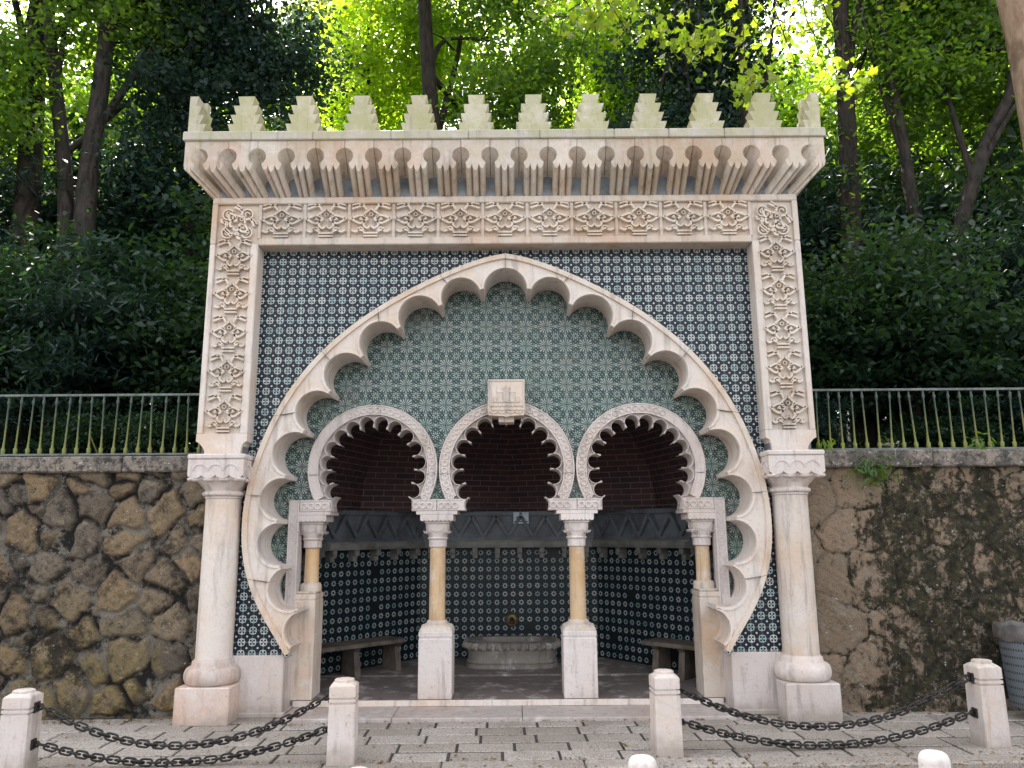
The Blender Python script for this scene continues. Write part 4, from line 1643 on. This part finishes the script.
# ------------------------------------------------------------------ litter bin
BN = thing('litter_bin', 'grey perforated steel litter bin with a bag folded over its rim, against the stained wall', 'bin', (4.50, -.10, .045))
bm = bmesh.new()
lathe(bm, [(.235, .06), (.24, .065), (.275, .655), (.282, .66), (.282, .675), (.262, .675), (.255, .60), (.22, .10)], 0, 0, 40)
obj('drum', bm, M['bin_metal'], BN, 40)
bm = bmesh.new()
n = 40
ringA = []
def bagring(r, z, amp, ph):
    return [((r + amp * math.sin(i * 1.9 + ph) * .5 + amp * math.sin(i * .8)) * math.cos(2 * PI * i / n), (r + amp * math.sin(i * 1.3 + ph)) * math.sin(2 * PI * i / n), z + amp * math.sin(i * 1.1 + ph)) for i in range(n)]
loft(bm, [bagring(.292, .60, .010, 0), bagring(.296, .655, .010, .5), bagring(.290, .715, .014, 1.2), bagring(.255, .72, .012, 2.0), bagring(.24, .60, .008, 2.5), bagring(.20, .35, .01, 3)], False)
obj('bin_bag', bm, M['bag'], BN, 60)
bm = bmesh.new()
lathe(bm, [(.04, -.001), (.04, .004)], 0, 0, 20, Matrix.Rotation(R(-12), 4, 'Z') @ Matrix.Translation((0, -.285, .56)) @ Matrix.Rotation(PI / 2, 4, 'X'))
obj('badge', bm, M['iron'], BN)
bm = bmesh.new()
box(bm, -.08, .08, .1, .30, .3, .36, .003)
for s2 in (-1, 1): box(bm, s2 * .12 - .02, s2 * .12 + .02, -.02, .02, -.06, .08, .003)
obj('foot', bm, M['iron'], BN)

# ------------------------------------------------------------------ foliage
def leaf_mesh(name, pos, size, mat, up=.5, shape='oval', seed=0, droop=0.0, axis=None):
    """one small folded face pair per leaf"""
    g = np.random.default_rng(seed)
    n = len(pos)
    nrm = g.normal(size=(n, 3)); nrm[:, 2] = np.abs(nrm[:, 2]) * .8 + up
    nrm /= np.linalg.norm(nrm, axis=1)[:, None]
    t = g.normal(size=(n, 3)); t[:, 2] -= droop
    t -= nrm * (t * nrm).sum(1)[:, None]
    t /= np.linalg.norm(t, axis=1)[:, None]
    b = np.cross(nrm, t)
    sz = size * g.uniform(.6, 1.3, n)
    if shape == 'oval': prof = [(-.5, 0, 0), (-.12, .26, .06), (.22, .20, .05), (.5, 0, 0), (.22, -.20, .05), (-.12, -.26, .06)]
    elif shape == 'long': prof = [(-.6, 0, 0), (-.1, .15, .04), (.3, .12, .04), (.6, 0, -.04), (.3, -.12, .04), (-.1, -.15, .04)]
    else: prof = [(-.42, .06, 0), (-.38, .34, .14), (-.10, .26, .04), (-.02, .52, .18), (.18, .20, .02), (.55, 0, -.12), (.18, -.20, .02), (-.02, -.52, .14), (-.10, -.26, .04), (-.38, -.34, .12), (-.42, -.06, 0)]
    m_ = len(prof)
    V = np.empty((n, m_, 3))
    for k, (a, c, h) in enumerate(prof):
        V[:, k] = pos + t * (a * sz)[:, None] + b * (c * sz)[:, None] + nrm * (h * sz)[:, None]
    me = bpy.data.meshes.new(name)
    me.vertices.add(n * m_); me.vertices.foreach_set('co', V.reshape(-1).astype(np.float32))
    me.loops.add(n * m_); me.loops.foreach_set('vertex_index', np.arange(n * m_, dtype=np.int32))
    me.polygons.add(n); me.polygons.foreach_set('loop_start', (np.arange(n) * m_).astype(np.int32))
    me.update(calc_edges=True)
    a = me.attributes.new('leaf_rand', 'FLOAT', 'POINT')
    a.data.foreach_set('value', np.repeat(g.random(n), m_).astype(np.float32))
    me.materials.append(mat)
    return me

def clumps(g, c, rad, n_cl, n_leaf, cr=(.35, .75), flat=.6, shell=.5):
    """leaf positions: n_cl clumps spread through an ellipsoid, leaves gathered round each"""
    out = []
    c, rad = np.array(c), np.array(rad)
    for i in range(n_cl):
        d = g.normal(size=3); d /= np.linalg.norm(d)
        q = d * (shell + (1 - shell) * g.random()) if g.random() < .7 else d * g.random()
        cc = c + q * rad
        r = g.uniform(*cr)
        p = g.normal(size=(n_leaf, 3)) * .5
        p[:, 2] *= flat
        p += g.normal(size=3) * .15
        out.append(cc + p * r)
    return np.concatenate(out)

def tree(name, label, base, line, rad0, crown, leafmat_, barkm, size, seed, group=None, limbs=6, shape='oval', clus=(85, 200), cr=(.35, .75), cat='tree', droop=0.0, up=.5, ivy=False):
    """line: trunk points relative to the base; crown: list of (centre, radii) relative to the base"""
    g = np.random.default_rng(seed)
    t = thing(name, label, cat, base, 0, group)
    bm = bmesh.new()
    pts = smooth_line([Vector(p) for p in line], 5)
    n = len(pts)
    tube(bm, pts, [rad0 * (1 - .55 * i / (n - 1)) * (1.25 if i == 0 else 1) for i in range(n)], 12)
    for k in range(limbs):
        c, rd = crown[k % len(crown)]
        i = int(n * g.uniform(.45, .95))
        i = min(n - 2, i)
        a = pts[i]
        b = Vector(c) + Vector([g.uniform(-.7, .7) * rd[q] for q in range(3)])
        mid = (a + b) / 2 + Vector((g.uniform(-.3, .3), g.uniform(-.3, .3), g.uniform(.0, .5)))
        q = smooth_line([a, mid, b], 5)
        r0 = rad0 * (1 - .55 * i / n) * .5
        tube(bm, q, [max(.012, r0 * (1 - .85 * j / (len(q) - 1))) for j in range(len(q))], 7)
        for _ in range(2):
            j = int(g.integers(4, len(q) - 1))
            e = q[j] + Vector((g.uniform(-1, 1), g.uniform(-1, 1), g.uniform(-.2, .8)))
            tube(bm, [q[j], (q[j] + e) / 2 + Vector((0, 0, .1)), e], [max(.01, r0 * .4), max(.008, r0 * .25), .006], 5)
    obj('trunk', bm, barkm, t, 60)
    P_ = np.concatenate([clumps(g, c, rd, max(3, int(clus[0] * np.prod(rd) ** (1 / 3) / 2.2)), clus[1], cr) for c, rd in crown])
    if ivy:
        zt = g.uniform(.2, n - 2, 900).astype(int)
        vv_ = np.array([tuple(pts[i]) for i in zt]) + g.normal(size=(900, 3)) * rad0 * .75
        P_ = np.concatenate([P_, vv_])
    obj('crown', leaf_mesh('crown', P_, size, leafmat_, up, shape, seed, droop), None, t)
    return t

def hb(x, y): return (x, y, hill(x, y) - .15)

# trunks and crowns seen behind the left wall
tree('tree', 'dark thick trunked tree behind the left railing, at the left picture edge', hb(-7.2, 4.2), [(0, 0, 0), (-.1, .0, 2), (-.25, 0, 4.5), (-.5, .1, 8), (-.6, .2, 11)], .24,
     [((.2, 0, 8.2), (2.2, 1.8, 2.2)), ((-1.2, .3, 10.5), (2.6, 2.2, 2.2)), ((1.6, .5, 11), (2.2, 2, 1.8)), ((-1.0, -.3, 5.8), (1.4, 1.0, 1.3))], M['leaf_mid'], M['bark_dark'], .105, 21, 'tall trees on the bank', 8)
tree('tree', 'slim leaning brown tree beside the thick dark trunk at the left picture edge', hb(-6.45, 4.0), [(0, 0, 0), (-.15, 0, 2.2), (-.35, .1, 4.4), (-.9, .1, 7.2), (-1.3, .1, 10)], .15,
     [((-.8, .3, 9.4), (1.8, 1.6, 1.6)), ((.6, .8, 7.8), (1.3, 1.2, 1.2))], M['leaf_mid'], M['bark_brown'], .105, 22, 'tall trees on the bank', 5)
tree('tree', 'brown forked tree with a limb reaching right, third trunk from the left edge', hb(-6.1, 3.9), [(0, 0, 0), (-.12, 0, 2.2), (-.25, .0, 4.3), (-.25, .1, 7.0), (-.4, .1, 11)], .20,
     [((.9, .2, 8.6), (1.7, 1.5, 1.5)), ((1.6, .6, 9.9), (1.4, 1.3, 1.3)), ((-.4, .6, 11), (2, 1.8, 1.5)), ((2.0, 1.0, 7.2), (1.2, .9, 1.0))], M['leaf_dark'], M['bark_brown'], .105, 23, 'tall trees on the bank', 9)
tree('tree', 'bushy dark green tree directly behind the left end of the battlements', hb(-5.15, 4.6), [(0, 0, 0), (.1, 0, 2.5), (.0, .2, 5), (.2, .2, 8)], .14,
     [((0, 0, 6.2), (1.0, 1.0, 1.3)), ((.0, .3, 8.3), (1.0, 1.0, 1.4)), ((-.6, .2, 4.6), (1.1, .9, 1.0))], M['leaf_dark'], M['bark_dark'], .105, 24, 'tall trees on the bank', 6)
tree('tree', 'sunlit bright green sapling behind the left pilaster', hb(-4.35, 5.4), [(0, 0, 0), (.1, 0, 2.0), (.2, 0, 4.6)], .07,
     [((.1, 0, 3.9), (.75, .7, 1.0)), ((-.1, 0, 5.2), (.8, .7, .7))], M['leaf_bright'], M['bark_brown'], .105, 25, None, 4)
# centre
tree('tree', 'dark slanting trunk tree behind the middle of the battlements', hb(-1.0, 5.2), [(0, 0, 0), (-.1, 0, 3), (-.25, 0, 5.4), (-.45, .1, 8), (-.6, .2, 11)], .20,
     [((.2, .3, 9.6), (1.7, 1.5, 1.5)), ((1.5, .6, 8.0), (1.4, 1.2, 1.3)), ((-.3, .8, 11.4), (2, 1.6, 1.3)), ((1.0, .8, 6.4), (1.2, 1.0, 1.0))], M['leaf_mid'], M['bark_dark'], .105, 31, 'tall trees on the bank', 8)
tree('tree', 'glowing yellow green tree behind the battlements, left of the dark slanting trunk', hb(-3.0, 7.6), [(0, 0, 0), (.1, 0, 3), (.2, 0, 6), (.1, 0, 9)], .13,
     [((.2, 0, 7.4), (1.4, 1.1, 1.2)), ((.5, .2, 9.4), (1.5, 1.2, 1.3)), ((-.4, .2, 5.8), (1.1, .9, .9)), ((1.5, .2, 8.4), (1.0, .9, .9))], M['leaf_bright'], M['bark_brown'], .105, 32, 'sunlit trees', 6)
tree('tree', 'glowing yellow green tree behind the battlements, right of the dark slanting trunk', hb(1.3, 7.4), [(0, 0, 0), (.1, 0, 3), (-.1, 0, 6), (.1, 0, 9)], .13,
     [((0, 0, 6.6), (1.3, 1.1, 1.1)), ((.4, .2, 8.8), (1.4, 1.2, 1.3)), ((1.5, .4, 7.4), (1.1, .9, 1.0)), ((-.2, .2, 5.0), (1.3, .9, .9))], M['leaf_bright'], M['bark_brown'], .105, 33, 'sunlit trees', 6)
tree('tree', 'deep green bushy tree behind the right half of the battlements', hb(3.2, 5.0), [(0, 0, 0), (.1, 0, 2.5), (.0, .2, 5), (.2, .2, 8)], .14,
     [((-.6, 0, 5.2), (1.2, 1.0, 1.2)), ((.0, .3, 7.0), (1.4, 1.3, 1.3)), ((.4, .2, 9.0), (1.6, 1.4, 1.3))], M['leaf_dark'], M['bark_dark'], .105, 34, 'tall trees on the bank', 6)
# right
tree('tree', 'dark straight trunk behind the last battlements on the right', hb(3.75, 4.4), [(0, 0, 0), (.05, 0, 3), (.1, 0, 6), (.25, .1, 11)], .13,
     [((.4, .5, 10.4), (1.8, 1.5, 1.3)), ((-.5, .8, 8.8), (1.3, 1.2, 1.2))], M['leaf_mid'], M['bark_dark'], .105, 41, 'tall trees on the bank', 6)
tree('tree', 'thick ivy clad straight trunk just right of the fountain', hb(5.05, 3.9), [(0, 0, 0), (.05, 0, 3), (.2, 0, 6), (.4, .1, 11)], .20,
     [((.5, .7, 10.0), (1.9, 1.5, 1.5)), ((1.8, .9, 8.6), (1.4, 1.2, 1.2))], M['leaf_mid'], M['bark_dark'], .105, 42, 'tall trees on the bank', 6, ivy=True)
tree('tree', 'thin snaking trunk between the ivy clad trunk and the forked tree', hb(6.25, 4.0), [(0, 0, 0), (.1, 0, 2.2), (-.1, 0, 4.3), (-.12, 0, 5.0), (-.2, 0, 6.3), (-.3, .1, 8.5)], .12,
     [((-.1, .5, 9.4), (1.4, 1.3, 1.2)), ((.8, .7, 7.4), (1.2, 1.0, 1.2))], M['leaf_mid'], M['bark_brown'], .105, 43, 'tall trees on the bank', 5)
tree('tree', 'forked dark limbed tree leaning right, behind the right railing', hb(6.2, 3.6), [(0, 0, 0), (.1, 0, 2.2), (.35, 0, 3.6), (.9, 0, 5.0), (1.5, .0, 6.2), (1.9, .1, 8.4)], .14,
     [((1.6, .6, 8.4), (1.6, 1.3, 1.3)), ((.4, .8, 6.6), (1.2, 1.0, 1.1)), ((2.6, .6, 6.4), (1.3, 1.1, 1.2))], M['leaf_mid'], M['bark_brown'], .11, 44, 'tall trees on the bank', 8)
# plane tree that leans over the fountain from the right
tree('plane_tree', 'pale barked plane tree with large yellowing leaves hanging over the fountain', hb(6.3, 1.5), [(0, 0, 0), (.06, 0, 2.5), (.0, -.1, 4.2), (-.12, -.1, 6.2), (-.6, -.2, 8.2), (-1.8, -.3, 9.4)], .235,
     [((-5.5, -1.0, 5.15), (.5, .3, .22)), ((-4.9, -1.0, 5.1), (.45, .3, .28)), ((-4.35, -1.0, 4.85), (.38, .25, .35)), ((-3.78, -1.1, 4.22), (.14, .12, .26)), ((-2.55, -.7, 4.45), (.22, .2, .25)), ((-3.2, -.8, 5.2), (.3, .2, .2)),
      ((-3.9, -.8, 5.0), (.35, .25, .25)), ((-5.0, -.6, 6.0), (1.5, .5, .3)), ((-3.0, -.6, 6.0), (1.3, .5, .3)), ((-1.6, -.5, 6.1), (.8, .5, .4))], M['leaf_plane'], M['bark_plane'], .105, 51, None, 0, 'lobed', (34, 20), (.22, .42), 'tree', .6, .3)
t = [o for o in COL.objects if o.name == 'plane_tree'][0]
bm = bmesh.new()
for q in ([(-.9, -.2, 7.6), (-2.4, -.5, 6.9), (-4.0, -.8, 6.5), (-5.6, -1.0, 6.0)], [(-3.5, -.7, 6.6), (-3.7, -1.0, 5.4), (-3.75, -1.1, 4.3)], [(-4.0, -.8, 6.5), (-4.2, -1.0, 5.6), (-4.4, -1.0, 4.7)], [(-2.2, -.5, 7.0), (-2.4, -.6, 5.6), (-2.55, -.7, 4.4)],
          [(-4.8, -.9, 6.2), (-5.0, -1.0, 5.6), (-5.2, -1.0, 5.1)], [(-3.0, -.6, 6.8), (-3.1, -.8, 5.8), (-3.2, -.8, 5.1)]):
    q = list(q)
    p = smooth_line([Vector(c) for c in q], 5)
    r0 = .05 if q[0][0] > -1 else .011
    tube(bm, p, [max(.004, r0 * (1 - .8 * i / len(p))) for i in range(len(p))], 6)
g_ = np.random.default_rng(12)
for k in range(26):
    x = g_.uniform(-5.7, -2.3)
    y_ = -.95 + g_.uniform(-.15, .2)
    z = g_.uniform(5.2, 6.2)
    e = Vector((x + g_.uniform(-.35, .35), y_ + g_.uniform(-.15, .15), z - g_.uniform(.3, .9)))
    a_ = Vector((x, y_, z))
    md = (a_ + e) / 2 + Vector((g_.uniform(-.12, .12), 0, g_.uniform(-.05, .1)))
    p = smooth_line([a_, md, e], 4)
    tube(bm, p, [.008 - .0006 * i for i in range(len(p))], 5)
obj('branch', bm, M['bark_dark'], t, 60)

# far trees seen through the gap, their haze put into the leaf colour
tree('conifer', 'haze tinted blue conifer far behind the left end of the battlements', hb(-9.5, 24.0), [(0, 0, 0), (0, 0, 6), (0, 0, 15)], .3,
     [((0, 0, 14), (1.2, 1.2, 2.6)), ((0, 0, 10), (1.9, 1.7, 2.6)), ((0, 0, 17), (.6, .6, 1.8))], M['leaf_blue_haze'], M['bark_dark'], .24, 61, None, 4, 'long', (90, 160), (.6, 1.0))
tree('tree', 'mist tinted pale feathery tree far behind the gap in the trees', hb(-10.4, 30.0), [(0, 0, 0), (0, 0, 6), (.4, 0, 14), (.2, 0, 22)], .22,
     [((0, 0, 18), (2.8, 2, 2.6)), ((.8, 0, 22), (3.4, 2, 2.6)), ((-1.2, 0, 14), (2.2, 1.5, 2.2)), ((3.2, 0, 17), (2.0, 1.5, 2.4))], M['leaf_pale_haze'], M['bark_dark'], .26, 62, None, 8, 'oval', (70, 120), (.6, 1.1))

# shrubs behind the railings: one of each kind, then copies
def shrub_mesh(seed, rad, size, mat, shape='long', nc=62, nl=230, flat=.24):
    g = np.random.default_rng(seed)
    P_ = clumps(g, (0, 0, rad[2] * .9), rad, nc, nl, (.35, .75), flat, .4)
    return leaf_mesh('foliage', P_, size, mat, .6, shape, seed, .5)
def shrub_stem(seed, h):
    g = np.random.default_rng(seed)
    bm = bmesh.new()
    for k in range(5):
        e = Vector((g.uniform(-.7, .7), g.uniform(-.5, .5), h * g.uniform(.7, 1.1)))
        tube(bm, smooth_line([Vector((g.uniform(-.15, .15), g.uniform(-.15, .15), 0)), e * .5 + Vector((0, 0, .2)), e], 4), [.035 * (1 - .08 * i) for i in range(9)], 6)
    return mesh_from(bm, 'stem', M['bark_dark'], 60)
SH = [(shrub_mesh(71, (1.15, .8, 1.0), .105, M['leaf_dark']), shrub_stem(1, 1.4)), (shrub_mesh(72, (1.0, .8, 1.35), .09, M['leaf_dark']), shrub_stem(2, 1.8)), (shrub_mesh(73, (1.2, .9, 1.1), .09, M['leaf_dark2'], 'oval'), shrub_stem(3, 1.6)),
      (shrub_mesh(74, (1.1, .8, 1.2), .10, M['leaf_dark2'], 'oval', 40, 150, .35), shrub_stem(4, 2.0))]
def shrub(k, label, x, y, s, rz, z=None, group='evergreen shrubs on the bank'):
    t = thing('shrub', label, 'shrub', (x, y, (hill(x, y) - .1) if z is None else z), rz, group)
    t.scale = (s, s, s)
    obj('foliage', SH[k][0], None, t); obj('stem', SH[k][1], None, t)
spots = []
g = np.random.default_rng(5)
for side in (-1, 1):
    for (xs0, yy, s0, zoff) in ((3.9, 2.3, .55, 0), (5.3, 2.5, .5, 0), (6.4, 2.2, .6, 0), (7.8, 2.4, .6, 0), (3.9, 3.2, 1.05, .95), (5.3, 3.0, 1.15, .9), (6.9, 3.3, 1.15, .9), (8.5, 3.1, 1.1, .7), (4.6, 5.0, 1.4, 1.9), (6.4, 5.3, 1.5, 1.9), (8.2, 5.0, 1.5, 1.7), (10.0, 5.0, 1.5, 1.2),
                              (3.6, 6.6, 1.5, .2), (5.6, 6.4, 1.6, .1), (7.7, 6.6, 1.6, .2), (9.8, 6.4, 1.6, .0)):
        spots.append((side * (xs0 + g.uniform(-.25, .25)), yy + g.uniform(-.15, .15), s0 * g.uniform(.9, 1.1), zoff))
for i, (x, y, s0, zo) in enumerate(spots):
    sd_ = 'left' if x < 0 else 'right'
    dp = 'in the low front row' if y < 2.75 else ('in the second row' if y < 4 else ('in the tall third row' if y < 6 else 'low in the dark back row'))
    k = int(g.integers(0, 4)) if y > 2.5 else int(g.integers(0, 3))
    nth = ['nearest the fountain', 'second from the fountain', 'third from the fountain', 'farthest from the fountain'][i % 4]
    shrub(k, f'dark shrub behind the {sd_} railing, {dp}, {nth}', x, y, s0, g.uniform(0, 6.28), hill(x, y) + zo - .1)

# wood on the slope that closes the view
def far_crown(seed, mat):
    g_ = np.random.default_rng(seed)
    return leaf_mesh('crown', clumps(g_, (0, 0, 0), (2.2, 1.8, 2.4), 70, 130, (.5, .95)), .17, mat, .5, 'oval', seed)
FC = [far_crown(81, M['leaf_mid']), far_crown(82, M['leaf_dark']), far_crown(83, M['leaf_mid']), far_crown(84, M['leaf_bright'])]
bm = bmesh.new()
tube(bm, smooth_line([Vector(p) for p in ((0, 0, -9), (.2, 0, -5), (-.1, .1, -2), (.1, 0, 1))], 4), [.2 - .01 * i for i in range(13)], 8)
FT = mesh_from(bm, 'trunk', M['bark_dark'], 60)
far = [(-10.2, 10.2, 9.0, 1), (-8.6, 10.0, 10.6, 0), (-12.8, 10.5, 7.6, 0), (-16, 18, 12, 1), (-12, 18, 9, 0), (-12.0, 17, 9.5, 1), (-2.8, 18, 8, 0), (.5, 18, 10.5, 1), (3.5, 17, 12, 0), (6.5, 18, 10, 1), (10, 17, 10, 0), (13, 18, 13, 1), (16, 16, 9, 1), (2.0, 22, 15, 1), (8, 22, 16, 0), (-12, 20, 15, 1), (-13, 9, 5.5, 0), (-11.5, 12, 10, 1), (-9.8, 8.6, 7.4, 1), (-9.5, 12, 12.5, 0), (-7.0, 9.0, 8.2, 0), (-6.4, 12.5, 5.8, 1), (-12, 7, 10.5, 0), (-8.2, 7.5, 5.0, 1),
       (-.8, 11, 7.2, 0), (-2.2, 13.5, 9.0, 2), (1.0, 13.0, 8.8, 0), (3.6, 10, 7.4, 1), (4.6, 9.5, 11.0, 0), (6.6, 9.2, 7.4, 2), (6.8, 11.5, 12.0, 0), (9.0, 9.5, 8.0, 3), (9.6, 9.2, 5.4, 1), (11.2, 8.6, 8.4, 0), (11.5, 11, 12.5, 2), (13.5, 9, 6.0, 1), (8.4, 7.6, 9.6, 2)]
for i, (x, y, z, k) in enumerate(far):
    t = thing('tree', '', 'tree', (x, y, z), g.uniform(0, 6.28), 'trees up the slope')
    kind = ['mid green', 'dark green', 'mid green', 'bright yellow green'][k]
    side = 'behind the left railing' if x < -5 else ('behind the battlements' if x < 5 else 'behind the right railing')
    hgt = 'low' if z < 6.5 else ('half high' if z < 9 else 'tall')
    t['label'] = f'{hgt} {kind} tree up the slope, far {side}'
    sc = g.uniform(.9, 1.2)
    t.scale = (sc, sc, sc)
    obj('crown', FC[k], None, t); obj('trunk', FT, None, t)

# bits of leaf and dirt swept against the kerb, the step and the wall foot
g_ = np.random.default_rng(77)
P_ = []
for n_, x0, x1, y0, sy in ((260, -4.2, 4.2, -1.40, .05), (110, -4.2, 4.2, -1.165, .012), (120, -4.2, -2.9, .14, .05), (120, 2.9, 4.2, .14, .05), (60, -1.9, 1.9, -.055, .02), (140, -4.2, 4.2, -.5, .45)):
    p = np.stack([g_.uniform(x0, x1, n_), y0 + g_.normal(size=n_) * sy, np.full(n_, .008)], -1)
    p = np.array([tuple(PAVE @ Vector(q)) for q in p])
    p[:, 2] = np.where(p[:, 1] < -1.42, -.038, .009)
    P_.append(p)
o = obj('leaf_litter', leaf_mesh('leaf_litter', np.concatenate(P_), .032, M['leaf_litter'], 4.0, 'oval', 78), None)
o['kind'] = 'stuff'; o['label'] = 'crumbs of dry brown leaf swept along the kerb and wall foot'; o['category'] = 'leaf litter'
# small plants in the wall and fallen leaves
def tuft(label, x, y, z, n, r, seed, mat, droop):
    g_ = np.random.default_rng(seed)
    P_ = np.array([x, y, z]) + g_.normal(size=(n, 3)) * np.array([r, .035, r * .6])
    P_[:, 1] = np.minimum(P_[:, 1], y + .02)
    o = obj('wall_fern', leaf_mesh('wall_fern', P_, .07, mat, .2, 'long', seed, droop), None)
    tag(o, label, 'plant')
tuft('small green fern tuft growing from the joint under the right coping', 3.37, .13, 2.08, 130, .13, 91, M['leaf_mid'], 1.0)
tuft('sparse weed growing on the coping at the foot of the right railing', 4.45, .26, 2.36, 30, .09, 92, M['leaf_mid'], -1.0)
tuft('thin weed on the coping just beside the fountain capital', 3.0, .26, 2.36, 22, .06, 93, M['leaf_bright'], -1.0)
lm = leaf_mesh('fallen_leaf', np.zeros((1, 3)), .085, M['leaf_fallen'], 6.0, 'lobed', 3)
for x, y in ((-3.37, -.05), (-.87, -1.24), (.88, -.84), (1.42, -1.22), (-.3, -1.30), (.2, -1.28), (3.0, -1.25)):
    o = obj('fallen_leaf', lm, None)
    o.location = (x, y, .012)
    o.rotation_euler = (random.uniform(-.2, .2), random.uniform(-.2, .2), random.uniform(0, 6))
    sc = random.uniform(.45, .8); o.scale = (sc, sc, sc)
    tag(o, 'small yellow fallen leaf lying on the grey paving', 'leaf', 'fallen leaves')
